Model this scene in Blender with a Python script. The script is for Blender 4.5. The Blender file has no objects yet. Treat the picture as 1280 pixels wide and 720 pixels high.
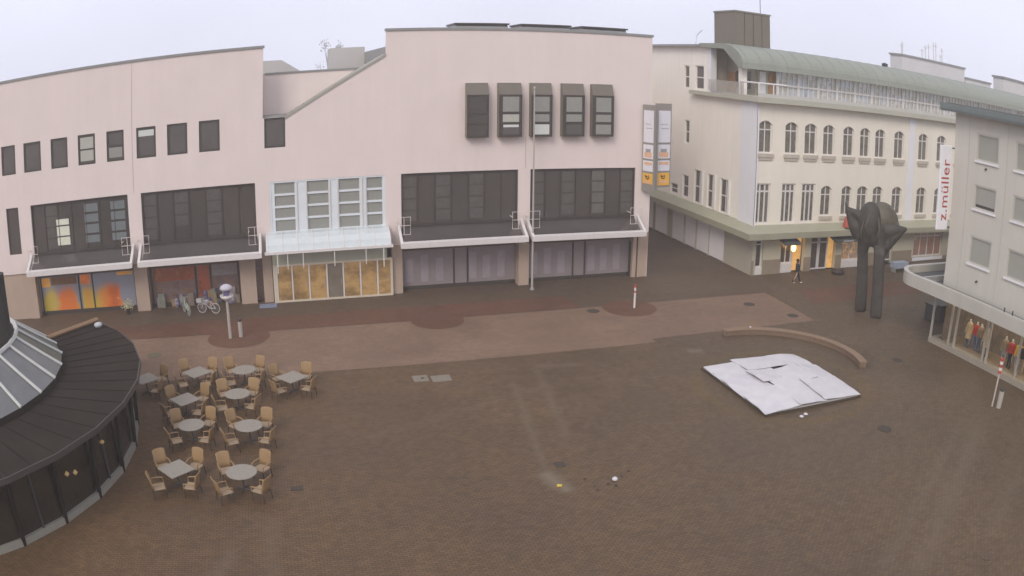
import bpy, bmesh, math, random
from mathutils import Vector, Matrix
random.seed(7)
R = math.radians
sc = bpy.context.scene
col = sc.collection

# ------------------------------------------------------------------ materials
MATS = {}
def mat(name, c, rough=0.8, var=0.08, scale=1.5, bump=0.0, metal=0.0, coat=0.0, emis=0.0, emcol=None, spec=0.5, streak=0.0, var2=0.0):
    if name in MATS: return MATS[name]
    m = bpy.data.materials.new(name); m.use_nodes = True
    nt = m.node_tree; N = nt.nodes; L = nt.links
    b = N['Principled BSDF']
    b.inputs['Roughness'].default_value = rough
    b.inputs['Metallic'].default_value = metal
    b.inputs['Coat Weight'].default_value = coat
    b.inputs['Specular IOR Level'].default_value = spec
    tc = N.new('ShaderNodeTexCoord')
    geo = N.new('ShaderNodeNewGeometry')
    nz = N.new('ShaderNodeTexNoise'); nz.inputs['Scale'].default_value = scale; nz.inputs['Detail'].default_value = 6; nz.inputs['Roughness'].default_value = .65
    L.new(geo.outputs['Position'], nz.inputs['Vector'])
    ramp = N.new('ShaderNodeMapRange'); ramp.inputs[1].default_value = .25; ramp.inputs[2].default_value = .75
    ramp.inputs[3].default_value = 1 - var; ramp.inputs[4].default_value = 1 + var
    L.new(nz.outputs['Fac'], ramp.inputs[0])
    mul = N.new('ShaderNodeVectorMath'); mul.operation = 'SCALE'
    mul.inputs[0].default_value = c[:3]
    L.new(ramp.outputs[0], mul.inputs['Scale'])
    last = mul.outputs[0]
    if streak > 0:   # rain streaks running down a wall
        mp = N.new('ShaderNodeMapping'); mp.inputs['Scale'].default_value = (1.3, 1.3, .09)
        L.new(geo.outputs['Position'], mp.inputs['Vector'])
        n2 = N.new('ShaderNodeTexNoise'); n2.inputs['Scale'].default_value = 1.6; n2.inputs['Detail'].default_value = 8; n2.inputs['Roughness'].default_value = .7
        L.new(mp.outputs[0], n2.inputs['Vector'])
        r2 = N.new('ShaderNodeMapRange'); r2.inputs[1].default_value = .35; r2.inputs[2].default_value = .7
        r2.inputs[3].default_value = 1.0; r2.inputs[4].default_value = 1 - streak
        L.new(n2.outputs['Fac'], r2.inputs[0])
        m2 = N.new('ShaderNodeVectorMath'); m2.operation = 'SCALE'
        L.new(last, m2.inputs[0]); L.new(r2.outputs[0], m2.inputs['Scale']); last = m2.outputs[0]
    L.new(last, b.inputs['Base Color'])
    if bump > 0:
        n3 = N.new('ShaderNodeTexNoise'); n3.inputs['Scale'].default_value = 30; n3.inputs['Detail'].default_value = 4
        L.new(geo.outputs['Position'], n3.inputs['Vector'])
        bp = N.new('ShaderNodeBump'); bp.inputs['Strength'].default_value = bump; bp.inputs['Distance'].default_value = .02
        L.new(n3.outputs['Fac'], bp.inputs['Height']); L.new(bp.outputs[0], b.inputs['Normal'])
    if emis > 0:
        b.inputs['Emission Strength'].default_value = emis
        if emcol: b.inputs['Emission Color'].default_value = (*emcol, 1)
        else: L.new(last, b.inputs['Emission Color'])
    MATS[name] = m
    return m

def display_mat(name, cols, scale=(1.2, 1, 1.2), emis=0.25, grad=None, rough=.3, coat=.5):
    """mixed goods / poster colours seen in a shop window"""
    m = bpy.data.materials.new(name); m.use_nodes = True
    nt = m.node_tree; N = nt.nodes; L = nt.links; b = N['Principled BSDF']
    geo = N.new('ShaderNodeNewGeometry')
    mp = N.new('ShaderNodeMapping'); mp.inputs['Scale'].default_value = scale
    L.new(geo.outputs['Position'], mp.inputs['Vector'])
    nz = N.new('ShaderNodeTexNoise'); nz.inputs['Scale'].default_value = 1.0; nz.inputs['Detail'].default_value = 5; nz.inputs['Roughness'].default_value = .7
    L.new(mp.outputs[0], nz.inputs['Vector'])
    cr = N.new('ShaderNodeValToRGB'); cr.color_ramp.interpolation = 'LINEAR'
    n = len(cols); e = cr.color_ramp.elements
    while len(e) < n: e.new(.5)
    for i, c in enumerate(cols):
        e[i].position = .28 + .44 * i / max(1, n - 1); e[i].color = (*c, 1)
    L.new(nz.outputs['Fac'], cr.inputs[0])
    out = cr.outputs[0]
    L.new(out, b.inputs['Base Color']); L.new(out, b.inputs['Emission Color'])
    b.inputs['Emission Strength'].default_value = emis
    b.inputs['Roughness'].default_value = rough; b.inputs['Coat Weight'].default_value = coat
    MATS[name] = m
    return m

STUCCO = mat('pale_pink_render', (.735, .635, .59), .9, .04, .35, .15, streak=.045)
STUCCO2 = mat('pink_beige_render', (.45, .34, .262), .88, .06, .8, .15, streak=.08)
COPING = mat('grey_zinc_coping', (.25, .25, .24), .5, .1, 2)
FLATROOF = mat('grey_roofing_felt', (.16, .16, .16), .9, .15, 1)
DARKFRAME = mat('dark_bronze_frame', (.050, .042, .034), .45, .1, 3)
BRONZE_PANEL = mat('bronze_cladding', (.15, .127, .098), .4, .08, 2)
GLASS = mat('dark_tinted_glass', (.075, .066, .06), .12, .12, .6, coat=.3, spec=.5)
GLASS2 = mat('grey_tinted_glass', (.105, .097, .092), .15, .15, .8, coat=.3)
BLIND = mat('grey_green_blinds', (.27, .27, .24), .5, .1, 6)
BLINDL = mat('light_blinds', (.42, .42, .36), .5, .1, 6)
BLINDW = mat('white_blinds', (.6, .62, .58), .5, .06, 6)
WHITE = mat('white_painted_metal', (.68, .645, .62), .4, .05, 3)
WHITE2 = mat('white_gloss_panel', (.68, .72, .74), .3, .05, 2)
CREAM = mat('cream_render', (.82, .76, .645), .9, .035, .4, .1, streak=.06)
CREAMGREY = mat('grey_white_render', (.88, .83, .74), .9, .035, .4, .1, streak=.08)
PILASTER = mat('white_render', (.78, .77, .78), .9, .03, .6, streak=.05)
PLINTH = mat('brown_stone_plinth', (.27, .215, .15), .8, .12, 1.5)
GREENCAN = mat('grey_green_canopy', (.36, .35, .25), .6, .08, 1.0, streak=.05)
GREENROOF = mat('patina_green_roof', (.25, .265, .215), .55, .08, .7)
CHIMNEY = mat('brown_cladding_panels', (.17, .145, .11), .7, .06, 1)
ORANGEP = mat('orange_wood_panel', (.45, .26, .14), .7, .1, 2)
RWALL = mat('off_white_cladding', (.575, .545, .475), .75, .04, .5, .05, streak=.06)
RBLIND = mat('grey_roller_shutter', (.35, .345, .295), .6, .04, 2)
RFRAME = mat('shutter_surround', (.50, .48, .42), .6, .05, 2)
EAVE = mat('grey_green_eave', (.16, .185, .18), .5, .08, 1)
GRAVEL = mat('dark_roof_gravel', (.09, .09, .085), .95, .35, 14, .3)
RATTAN = mat('tan_wicker', (.30, .19, .088), .65, .2, 40, .4)
CUSHION = mat('beige_seat', (.34, .25, .16), .8, .1, 20)
CHAIRLEG = mat('dark_brown_chair_leg', (.05, .035, .025), .6)
TABLETOP = mat('pale_stone_tabletop', (.27, .24, .195), .5, .2, 9)
DARKMETAL = mat('dark_metal', (.05, .05, .05), .5)
GREYMETAL = mat('grey_galvanised_metal', (.32, .31, .30), .5, .1, 5)
POLE = mat('pale_grey_pole', (.42, .38, .34), .5, .08, 4)
PAVROOF = mat('dark_grey_sheet_roof', (.030, .023, .018), .85, .25, .6, spec=.1)
SKYGLASS = mat('grey_skylight_glass', (.16, .16, .155), .3, .2, .8, spec=.35)
SKYGLASS2 = mat('green_grey_skylight_glass', (.10, .10, .075), .3, .2, .8, spec=.3)
RIB = mat('pale_skylight_rib', (.50, .50, .46), .4, .1, 4)
PAVGLASS = mat('dark_pavilion_glass', (.034, .025, .016), .18, .6, .9, spec=.5)
PAVSILL = mat('stone_sill', (.26, .245, .20), .7, .1, 4)
WOOD = mat('brown_timber', (.27, .16, .085), .7, .15, 4)
BRONZE = mat('dark_weathered_bronze', (.052, .047, .037), .6, .35, 1.8, .3, spec=.35)
BRONZE2 = mat('polished_bronze_hollow', (.10, .085, .058), .5, .35, 1.5, .2, spec=.4)
SHEET = mat('white_tarpaulin', (.60, .575, .585), .65, .08, 1.4, .1)
BRICKR = mat('brown_brick_coping', (.19, .125, .08), .85, .2, 6, .3)
SIGNGREY = mat('grey_sign_frame', (.27, .25, .22), .5, .06, 3)
SIGNW = mat('white_sign_face', (.72, .70, .74), .4, .04, 5)
SIGNWB = mat('white_banner_face', (.80, .80, .82), .5, .03, 2)
SIGNY = mat('yellow_sign_face', (.80, .43, .06), .4, .05, 3)
SIGNPALE = mat('pale_orange_print', (.72, .42, .26), .4, .25, 9)
RED = mat('red_letter_paint', (.42, .05, .03), .5)
BLACK = mat('black_print', (.03, .03, .03), .6)
SKIN = mat('skin', (.45, .28, .2), .6)
HAIR = mat('dark_hair', (.03, .02, .015), .7)
JACKET = mat('black_jacket', (.02, .022, .028), .8, .2, 10)
TROUSER = mat('black_trousers', (.018, .018, .022), .8, .2, 10)
SHOE = mat('white_shoes', (.75, .75, .75), .6)
FARB = mat('fog_paled_block', (.60, .59, .58), .9, .08, .3)  # base colour raised paler to imitate thicker fog far off
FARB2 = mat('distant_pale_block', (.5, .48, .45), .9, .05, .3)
WARMLAMP = mat('warm_lamp', (1, .62, .2), .5, 0, emis=6, emcol=(1, .6, .2))
WARMWALL = mat('lit_ochre_interior', (.6, .33, .10), .7, .35, 1.2, emis=.7)
DARKROOM = mat('dark_interior', (.03, .026, .022), .8, .3, 2)
SHUT = mat('lilac_grey_shutter', (.27, .225, .225), .55, .07, 2.5, coat=.1)
LIGHTCURT = mat('pale_lilac_curtain', (.33, .285, .30), .6, .1, 3)
FENT = mat('pale_green_glass_band', (.42, .43, .33), .3, .06, 2, coat=.3)
CANGLASS = mat('milky_canopy_glass', (.58, .63, .63), .2, .06, 2, coat=.6)
POSTER = None

# ------------------------------------------------------------------ mesh tools
class MB:
    def __init__(s, xf=None): s.v = []; s.f = []; s.mi = []; s.xf = xf; s.cur = 0
    def add(s, vs, fs):
        b = len(s.v); s.v += [tuple(v) for v in vs]
        for f in fs: s.f.append([b + i for i in f]); s.mi.append(s.cur)
    def box(s, x0, x1, y0, y1, z0, z1):
        if x0 > x1: x0, x1 = x1, x0
        if y0 > y1: y0, y1 = y1, y0
        s.add([(x0,y0,z0),(x1,y0,z0),(x1,y1,z0),(x0,y1,z0),(x0,y0,z1),(x1,y0,z1),(x1,y1,z1),(x0,y1,z1)],
              [(0,3,2,1),(4,5,6,7),(0,1,5,4),(1,2,6,5),(2,3,7,6),(3,0,4,7)])
        return s
    def prism(s, poly, h0, h1, f):
        """poly 2d, f(a,b,h)->point"""
        n = len(poly)
        s.add([f(a, b, h0) for a, b in poly] + [f(a, b, h1) for a, b in poly],
              [tuple(range(n))[::-1], tuple(range(n, 2*n))] + [(i, (i+1) % n, n+(i+1) % n, n+i) for i in range(n)])
        return s
    def cyl(s, x, y, z0, z1, r0, r1=None, n=16):
        r1 = r0 if r1 is None else r1
        a = [(x+r0*math.cos(2*math.pi*i/n), y+r0*math.sin(2*math.pi*i/n), z0) for i in range(n)]
        b = [(x+r1*math.cos(2*math.pi*i/n), y+r1*math.sin(2*math.pi*i/n), z1) for i in range(n)]
        s.add(a+b, [tuple(range(n))[::-1], tuple(range(n, 2*n))] + [(i, (i+1) % n, n+(i+1) % n, n+i) for i in range(n)])
        return s
    def lathe(s, x, y, prof, n=16):
        vs = []; fs = []
        for r, z in prof:
            for i in range(n):
                a = 2*math.pi*i/n; vs.append((x+r*math.cos(a), y+r*math.sin(a), z))
        m = len(prof)
        for k in range(m-1):
            for i in range(n): fs.append((k*n+i, k*n+(i+1) % n, (k+1)*n+(i+1) % n, (k+1)*n+i))
        fs.append(tuple(range(n))[::-1]); fs.append(tuple((m-1)*n+i for i in range(n)))
        s.add(vs, fs); return s
    def tube(s, pts, r, n=8, close=False):
        pts = [Vector(p) for p in pts]; m = len(pts); vs = []; fs = []
        rs = r if isinstance(r, (list, tuple)) else [r]*m
        for k, p in enumerate(pts):
            if close: t = pts[(k+1) % m] - pts[k-1]
            else: t = pts[min(k+1, m-1)] - pts[max(k-1, 0)]
            t.normalize()
            up = Vector((0, 0, 1)) if abs(t.z) < .95 else Vector((1, 0, 0))
            a = t.cross(up).normalized(); b = a.cross(t)
            for i in range(n):
                q = 2*math.pi*i/n; vs.append(p + (a*math.cos(q)+b*math.sin(q))*rs[k])
        for k in range(m if close else m-1):
            k2 = (k+1) % m
            for i in range(n): fs.append((k*n+i, k*n+(i+1) % n, k2*n+(i+1) % n, k2*n+i))
        if not close: fs += [tuple(range(n))[::-1], tuple((m-1)*n+i for i in range(n))]
        s.add(vs, fs); return s
    def build(s, name, m, parent=None, smooth=False, mats=None):
        off = Vector((0, 0, 0)); p = parent
        while p is not None: off += p.location; p = p.parent
        me = bpy.data.meshes.new(name)
        vs = s.v if s.xf is None else [s.xf(*v) for v in s.v]
        me.from_pydata([(v[0]-off.x, v[1]-off.y, v[2]-off.z) for v in vs], [], s.f)
        for mm in (mats or [m]): me.materials.append(mm)
        me.polygons.foreach_set('material_index', s.mi)
        bm = bmesh.new(); bm.from_mesh(me); bmesh.ops.recalc_face_normals(bm, faces=bm.faces); bm.to_mesh(me); bm.free()
        if smooth:
            for q in me.polygons: q.use_smooth = True
        me.update()
        o = bpy.data.objects.new(name, me); col.objects.link(o)
        if parent is not None: o.parent = parent
        return o

def tag(o, label=None, cat=None, group=None, kind=None):
    if label: o['label'] = label
    if cat: o['category'] = cat
    if group: o['group'] = group
    if kind: o['kind'] = kind
    return o
def thing(name, loc, label, cat, group=None):
    o = bpy.data.objects.new(name, None); o.location = loc; o.empty_display_size = .2
    col.objects.link(o); return tag(o, label, cat, group)
def kids(o): return [c for c in bpy.data.objects if c.parent is o]
def copy_thing(src, loc, rz, label, group=None):
    r = src.copy(); col.objects.link(r); r.location = loc; r.rotation_euler = (0, 0, rz); r['label'] = label
    if group: r['group'] = group
    for ch in kids(src):
        c = ch.copy(); col.objects.link(c); c.parent = r
        for g in kids(ch):
            d = g.copy(); col.objects.link(d); d.parent = c
    return r
def bevel(o, w=.02, seg=1):
    m = o.modifiers.new('b', 'BEVEL'); m.width = w; m.segments = seg; m.limit_method = 'ANGLE'; return o

# facade planes: (u along, d inward, z)
class Plane:
    def __init__(s, axis, c): s.a = axis; s.c = c
    def __call__(s, u, d, z): return (u, s.c+d, z) if s.a == 'y' else (s.c+d, u, z)
    def box(s, mb, u0, u1, d0, d1, z0, z1):
        if s.a == 'y': mb.box(u0, u1, s.c+d0, s.c+d1, z0, z1)
        else: mb.box(s.c+d0, s.c+d1, u0, u1, z0, z1)

def wall_holes(mb, P, u0, u1, z0, z1, holes, depth=.3, arches=()):
    us = sorted({u0, u1} | {h[0] for h in holes} | {h[1] for h in holes})
    zs = sorted({z0, z1} | {h[2] for h in holes} | {h[3] for h in holes})
    us = [u for u in us if u0 <= u <= u1]; zs = [z for z in zs if z0 <= z <= z1]
    for i in range(len(us)-1):
        for j in range(len(zs)-1):
            cu = (us[i]+us[i+1])/2; cz = (zs[j]+zs[j+1])/2
            if any(h[0] < cu < h[1] and h[2] < cz < h[3] for h in holes): continue
            mb.add([P(us[i],0,zs[j]), P(us[i+1],0,zs[j]), P(us[i+1],0,zs[j+1]), P(us[i],0,zs[j+1])], [(0,1,2,3)])
    for h in holes:
        a, b, c, d = h[:4]
        rev = [(a,c,b,c),(b,c,b,d),(b,d,a,d),(a,d,a,c)]
        for (p, q, r, t) in rev:
            mb.add([P(p,0,q), P(r,0,t), P(r,depth,t), P(p,depth,q)], [(0,1,2,3)])
    for (a, b, d, rise) in arches:   # spandrels that turn a square head into a segmental arch
        n = 8
        for k in range(n):
            t0 = k/n; t1 = (k+1)/n
            za = d - rise*(2*t0-1)**2; zb = d - rise*(2*t1-1)**2
            ua = a+(b-a)*t0; ub = a+(b-a)*t1
            mb.add([P(ua,0,za), P(ub,0,zb), P(ub,0,d), P(ua,0,d)], [(0,1,2,3)])
            mb.add([P(ua,0,za), P(ub,0,zb), P(ub,depth,zb), P(ua,depth,za)], [(0,1,2,3)])

def window(root, P, u0, u1, z0, z1, d=.15, nx=2, ny=2, fm=None, pm=None, bar=.06, xf=None, name='window', edge=None, extra=None, hs=None):
    f = MB(xf); e = edge or bar*1.3
    P.box(f, u0, u0+e, d, d+.08, z0, z1); P.box(f, u1-e, u1, d, d+.08, z0, z1)
    P.box(f, u0+e, u1-e, d, d+.08, z1-e, z1); P.box(f, u0+e, u1-e, d, d+.08, z0, z0+e)
    for i in range(1, nx):
        u = u0+(u1-u0)*i/nx; P.box(f, u-bar/2, u+bar/2, d+.005, d+.07, z0+e, z1-e)
    zz = hs if hs is not None else [j/ny for j in range(1, ny)]
    for t in zz:
        z = z0+(z1-z0)*t; P.box(f, u0+e, u1-e, d+.012, d+.06, z-bar/2, z+bar/2)
    fo = f.build(name, fm, root)
    p = MB(xf); P.box(p, u0+e*.5, u1-e*.5, d+.045, d+.055, z0+e*.5, z1-e*.5)
    p.build('pane', pm, fo)
    if extra:
        for (a, b, c, dd, m) in extra:
            q = MB(xf); P.box(q, u0+(u1-u0)*a, u0+(u1-u0)*b, d+.03, d+.043, z0+(z1-z0)*c, z0+(z1-z0)*dd); q.build('blind', m, fo)
    return fo

# ------------------------------------------------------------------ setting: ground
def paving_mat(name, c1, c2, scale=1.0, wet=.42, stains_sheen=True, mortar=(.05,.04,.034)):
    m = bpy.data.materials.new(name); m.use_nodes = True
    nt = m.node_tree; N = nt.nodes; L = nt.links; b = N['Principled BSDF']
    geo = N.new('ShaderNodeNewGeometry')
    br = N.new('ShaderNodeTexBrick'); br.inputs['Scale'].default_value = scale
    br.inputs['Brick Width'].default_value = .24; br.inputs['Row Height'].default_value = .12
    br.inputs['Mortar Size'].default_value = .010; br.inputs['Bias'].default_value = 0
    br.inputs['Color1'].default_value = (*c1, 1); br.inputs['Color2'].default_value = (*c2, 1); br.inputs['Mortar'].default_value = (*mortar, 1)
    L.new(geo.outputs['Position'], br.inputs['Vector'])
    n1 = N.new('ShaderNodeTexNoise'); n1.inputs['Scale'].default_value = .16; n1.inputs['Detail'].default_value = 8; n1.inputs['Roughness'].default_value = .62
    L.new(geo.outputs['Position'], n1.inputs['Vector'])
    r1 = N.new('ShaderNodeMapRange'); r1.inputs[1].default_value = .3; r1.inputs[2].default_value = .7; r1.inputs[3].default_value = .82; r1.inputs[4].default_value = 1.2
    L.new(n1.outputs['Fac'], r1.inputs[0])
    n2 = N.new('ShaderNodeTexNoise'); n2.inputs['Scale'].default_value = 1.7; n2.inputs['Detail'].default_value = 10; n2.inputs['Roughness'].default_value = .75
    L.new(geo.outputs['Position'], n2.inputs['Vector'])
    r2 = N.new('ShaderNodeMapRange'); r2.inputs[1].default_value = .3; r2.inputs[2].default_value = .7; r2.inputs[3].default_value = .84; r2.inputs[4].default_value = 1.16
    L.new(n2.outputs['Fac'], r2.inputs[0])
    mm = N.new('ShaderNodeMath'); mm.operation = 'MULTIPLY'; L.new(r1.outputs[0], mm.inputs[0]); L.new(r2.outputs[0], mm.inputs[1])
    sc1 = N.new('ShaderNodeVectorMath'); sc1.operation = 'SCALE'; L.new(br.outputs['Color'], sc1.inputs[0]); L.new(mm.outputs[0], sc1.inputs['Scale'])
    b2 = N.new('ShaderNodeTexBrick'); b2.inputs['Scale'].default_value = 1.0; b2.inputs['Brick Width'].default_value = 2.4; b2.inputs['Row Height'].default_value = 1.2
    b2.inputs['Mortar Size'].default_value = .03; b2.inputs['Mortar Smooth'].default_value = .6; b2.inputs['Color1'].default_value = (1.03,1.02,1.02,1); b2.inputs['Color2'].default_value = (.97,.97,.98,1); b2.inputs['Mortar'].default_value = (.94,.94,.95,1)
    L.new(geo.outputs['Position'], b2.inputs['Vector'])
    mb2 = N.new('ShaderNodeMixRGB'); mb2.blend_type = 'MULTIPLY'; mb2.inputs[0].default_value = 1; L.new(sc1.outputs[0], mb2.inputs[1]); L.new(b2.outputs['Color'], mb2.inputs[2])
    last = mb2.outputs[0]
    if stains_sheen:
        sep = N.new('ShaderNodeSeparateXYZ'); L.new(geo.outputs['Position'], sep.inputs[0])
        def math_(op, a, bb, clamp=False):
            n = N.new('ShaderNodeMath'); n.operation = op; n.use_clamp = clamp
            for i, x in enumerate((a, bb)):
                if isinstance(x, (int, float)): n.inputs[i].default_value = x
                elif x is not None: L.new(x, n.inputs[i])
            return n.outputs[0]
        nw = N.new('ShaderNodeTexNoise'); nw.inputs['Scale'].default_value = .7; nw.inputs['Detail'].default_value = 7; nw.inputs['Roughness'].default_value = .8
        L.new(geo.outputs['Position'], nw.inputs['Vector'])
        # worn tracks, plus wet reflections painted into the colour at lower right: (x0,y0,x1,y1,halfwidth,strength)
        for (x0, y0, x1, y1, w, st) in TRACKS_AND_SHEEN:
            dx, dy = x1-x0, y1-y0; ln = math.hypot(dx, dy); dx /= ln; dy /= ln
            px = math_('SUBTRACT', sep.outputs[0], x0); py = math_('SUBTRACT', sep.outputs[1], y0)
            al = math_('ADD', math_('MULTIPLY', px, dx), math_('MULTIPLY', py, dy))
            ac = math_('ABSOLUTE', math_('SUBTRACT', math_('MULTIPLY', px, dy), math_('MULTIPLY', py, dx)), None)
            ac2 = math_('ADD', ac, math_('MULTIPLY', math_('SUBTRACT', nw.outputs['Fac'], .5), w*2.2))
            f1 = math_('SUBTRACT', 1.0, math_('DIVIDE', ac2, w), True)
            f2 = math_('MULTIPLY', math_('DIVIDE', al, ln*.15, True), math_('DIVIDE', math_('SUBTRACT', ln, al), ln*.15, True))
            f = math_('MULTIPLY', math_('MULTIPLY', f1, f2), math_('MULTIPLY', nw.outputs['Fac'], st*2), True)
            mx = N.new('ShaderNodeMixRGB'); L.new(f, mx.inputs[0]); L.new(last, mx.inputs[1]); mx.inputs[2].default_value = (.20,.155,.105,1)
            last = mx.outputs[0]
        # slow tint drift: warmer brown west, greyer east
        mr = N.new('ShaderNodeMapRange'); mr.inputs[1].default_value = -30; mr.inputs[2].default_value = 6
        L.new(sep.outputs[0], mr.inputs[0])
        mx = N.new('ShaderNodeMixRGB'); mx.blend_type = 'MULTIPLY'; mx.inputs[0].default_value = 1
        tint = N.new('ShaderNodeMixRGB'); L.new(mr.outputs[0], tint.inputs[0]); tint.inputs[1].default_value = (.90, .85, .79, 1); tint.inputs[2].default_value = (.88, .97, 1.08, 1)
        L.new(last, mx.inputs[1]); L.new(tint.outputs[0], mx.inputs[2]); last = mx.outputs[0]
    L.new(last, b.inputs['Base Color'])
    rr = N.new('ShaderNodeMapRange'); rr.inputs[1].default_value = .35; rr.inputs[2].default_value = .65; rr.inputs[3].default_value = wet; rr.inputs[4].default_value = wet+.3
    L.new(n1.outputs['Fac'], rr.inputs[0]); L.new(rr.outputs[0], b.inputs['Roughness'])
    b.inputs['Specular IOR Level'].default_value = .22
    bp = N.new('ShaderNodeBump'); bp.inputs['Strength'].default_value = .25; bp.inputs['Distance'].default_value = .01
    L.new(n2.outputs['Fac'], bp.inputs['Height']); L.new(bp.outputs[0], b.inputs['Normal'])
    MATS[name] = m; return m

TRACKS_AND_SHEEN = [(-14.75,-15.8,-16.5,-27.6,.3,.33), (-13.1,-14.2,-14.6,-24.5,.35,.26), (-16.4,-25.9,-15.9,-27.9,.5,1.0),
          (6.3,-29.3,-8.5,-39.0,.8,.22), (5.0,-28.8,-9.5,-38.2,.5,.2), (3.1,-35.0,-3.0,-38.2,.6,.15), (-13.5,-14.9,-10.5,-15.6,.4,.35), (-28,-29,-31,-36,.5,.3), (-24,-22,-12,-17,.5,.15), (-26.9,-27,-27,-33,.5,.2), (-4.6,-15.2,-3.6,-15.4,.5,.7)]  # first three on this line paint a wet reflection
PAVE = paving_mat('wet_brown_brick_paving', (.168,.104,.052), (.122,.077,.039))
PATHM = paving_mat('pale_pink_paving', (.235,.148,.094), (.207,.131,.083), stains_sheen=False, wet=.5, mortar=(.12,.09,.075))
REDM = paving_mat('red_brick_paving', (.165,.080,.046), (.142,.070,.040), stains_sheen=False, wet=.45)
GREYP = paving_mat('grey_brown_paving', (.135,.092,.057), (.11,.077,.048), stains_sheen=False, wet=.42)

def sheet(name, poly, z, m):
    mb = MB(); n = len(poly); mb.add([(x, y, z) for x, y in poly], [tuple(range(n))])
    return tag(mb.build(name, m), kind='structure')
def rect(x0, x1, y0, y1): return [(x0,y0),(x1,y0),(x1,y1),(x0,y1)]
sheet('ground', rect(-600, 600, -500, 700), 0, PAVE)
sheet('pavement', rect(-70, 8.2, -6.1, 1.0) , .004, GREYP)
sheet('pavement', rect(.2, 8.0, 1.0, 60), .004, GREYP)
sheet('path', [(-60,-13.35),(-5.6,-13.35),(-5.6,-12.75),(6.4,-12.75),(6.7,-6.1),(-60,-6.1)], .008, PATHM)
sheet('paving_band', rect(-60, -7.5, -6.0, -3.3), .012, REDM)
sheet('paving_band', [(8.6,-9.6),(24,-9.6),(26,-6.2),(9.8,-6.2)], .008, REDM)
def disc(cx, cy, r, a0=0, a1=360, n=40): return [(cx+r*math.cos(R(a0+(a1-a0)*i/n)), cy+r*math.sin(R(a0+(a1-a0)*i/n))) for i in range(n)]
for cx, cy, r in [(-16.6,-6.4,1.6), (-28.7,-6.9,1.95), (-4.4,-6.9,1.75)]:
    sheet('paving_circle', disc(cx, cy, r), .016, REDM)
def ring(name, cx, cy, r0, r1, a0, a1, z, m, n=64):
    mb = MB(); vs = []; fs = []
    for i in range(n+1):
        a = R(a0+(a1-a0)*i/n)
        vs += [(cx+r0*math.cos(a), cy+r0*math.sin(a), z), (cx+r1*math.cos(a), cy+r1*math.sin(a), z)]
    for i in range(n): fs.append((2*i, 2*i+1, 2*i+3, 2*i+2))
    mb.add(vs, fs); return tag(mb.build(name, m), kind='structure')
RINGM = paving_mat('ochre_brown_paving', (.15,.10,.045), (.12,.08,.036), stains_sheen=False)
ring('paving_ring', -2.0, -21.2, 4.3, 4.95, 0, 360, .004, RINGM)

# ------------------------------------------------------------------ MAIN BUILDING (pink department store)
F = Plane('y', 0)
mb_root = thing('department_store', (-24, 0, 0), 'long pale pink department store with dark windows and stepped roofline across the square', 'building')
B = mb_root
upper = [(-48.9,-47.55),(-46.75,-45.5),(-44.75,-43.27),(-42.42,-41.04),(-40.19,-38.83),(-37.94,-36.62),(-35.68,-34.25),(-33.43,-31.99),(-31.17,-29.73)]
UZ = (10.33, 12.38)
bays = [(-44.4,-36.5),(-35.5,-27.4),(-26.45,-18.75),(-17.7,-9.8),(-8.95,-1.2)]
BZ = (3.75, 8.02)
orl = [(-13.45,-12.0),(-11.3,-9.75),(-9.1,-7.65),(-6.9,-5.35),(-4.75,-3.2)]
w = MB()
# upper-left block
holes = [(a, b, *UZ) for a, b in upper] + [(a, b, *BZ) for a, b in bays[:2]] + [(-46.6,-45.5,4.7,8.0)]
wall_holes(w, F, -62, -26.8, 3.3, 16.85, holes, .35)
wall_holes(w, F, -26.8, -18.7, 3.7, 12.2, [(-26.45,-18.75,3.7001,8.0), (-26.7,-25.3,10.23,12.19)], .35)
# right block
wall_holes(w, F, -18.7, 0, 3.3, 17.55, [(a, b, *BZ) for a, b in bays[3:]], .35)
# triangular wall under the raking coping
tri = [(-25.25,12.2),(-18.7,12.2),(-18.7,15.95)]
w.add([(x, 0, z) for x, z in tri], [(0,1,2)])
# side faces of blocks
w.box(-27.1,-26.801,.01,.35,15.0,16.85); w.add([(-26.8,0,12.2),(-26.8,2.3,12.2),(-26.8,2.3,15.05),(-26.8,0,15.05)], [(0,1,2,3)]); w.add([(-26.8,0,15.05),(-26.8,.35,15.05),(-26.8,.35,16.85),(-26.8,0,16.85)], [(0,1,2,3)])
w.add([(-18.7,0,12.2),(-18.7,.35,12.2),(-18.7,.35,17.55),(-18.7,0,17.55)], [(0,1,2,3)]); w.box(-62,-26.81,.3,.35,15.1,16.84); w.box(-18.69,-.01,.3,.35,16.0,17.54)
w.add([(0,0,0),(0,34,0),(0,34,17.55),(0,0,17.55)], [(0,1,2,3)])
# set-back wall behind the rake
w.box(-26.79, -18.71, 2.2, 2.6, 11.9, 15.05)
w.build('wall', STUCCO, B)
# back volume so nothing is seen through
bk = MB(); bk.box(-62, -26.85, 29.5, 30, 0, 15); bk.box(-26.75, -.1, 29.5, 30, 0, 14.6)
bk.build('rear_wall', STUCCO, B)
rf = MB(); rf.box(-62, -26.85, .36, 29.5, 14.9, 15.1); rf.box(-18.6, -.1, .36, 29.5, 16.25, 16.43); rf.box(-26.75, -18.75, 2.7, 29.5, 14.5, 14.7)
ro = rf.build('roof', FLATROOF, B)
cp = MB(); cp.box(-62.1, -26.72, -.08, .42, 16.85, 17.02); cp.box(-18.78, .08, -.08, .42, 17.55, 17.72); cp.box(-.34, .08, .42, 34, 17.55, 17.72)
cp.box(-26.72, -18.78, 2.12, 2.7, 15.05, 15.17); cp.box(-27.14, -26.72, .42, .45, 16.85, 17.0)
cp.build('coping', COPING, ro)
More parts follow.
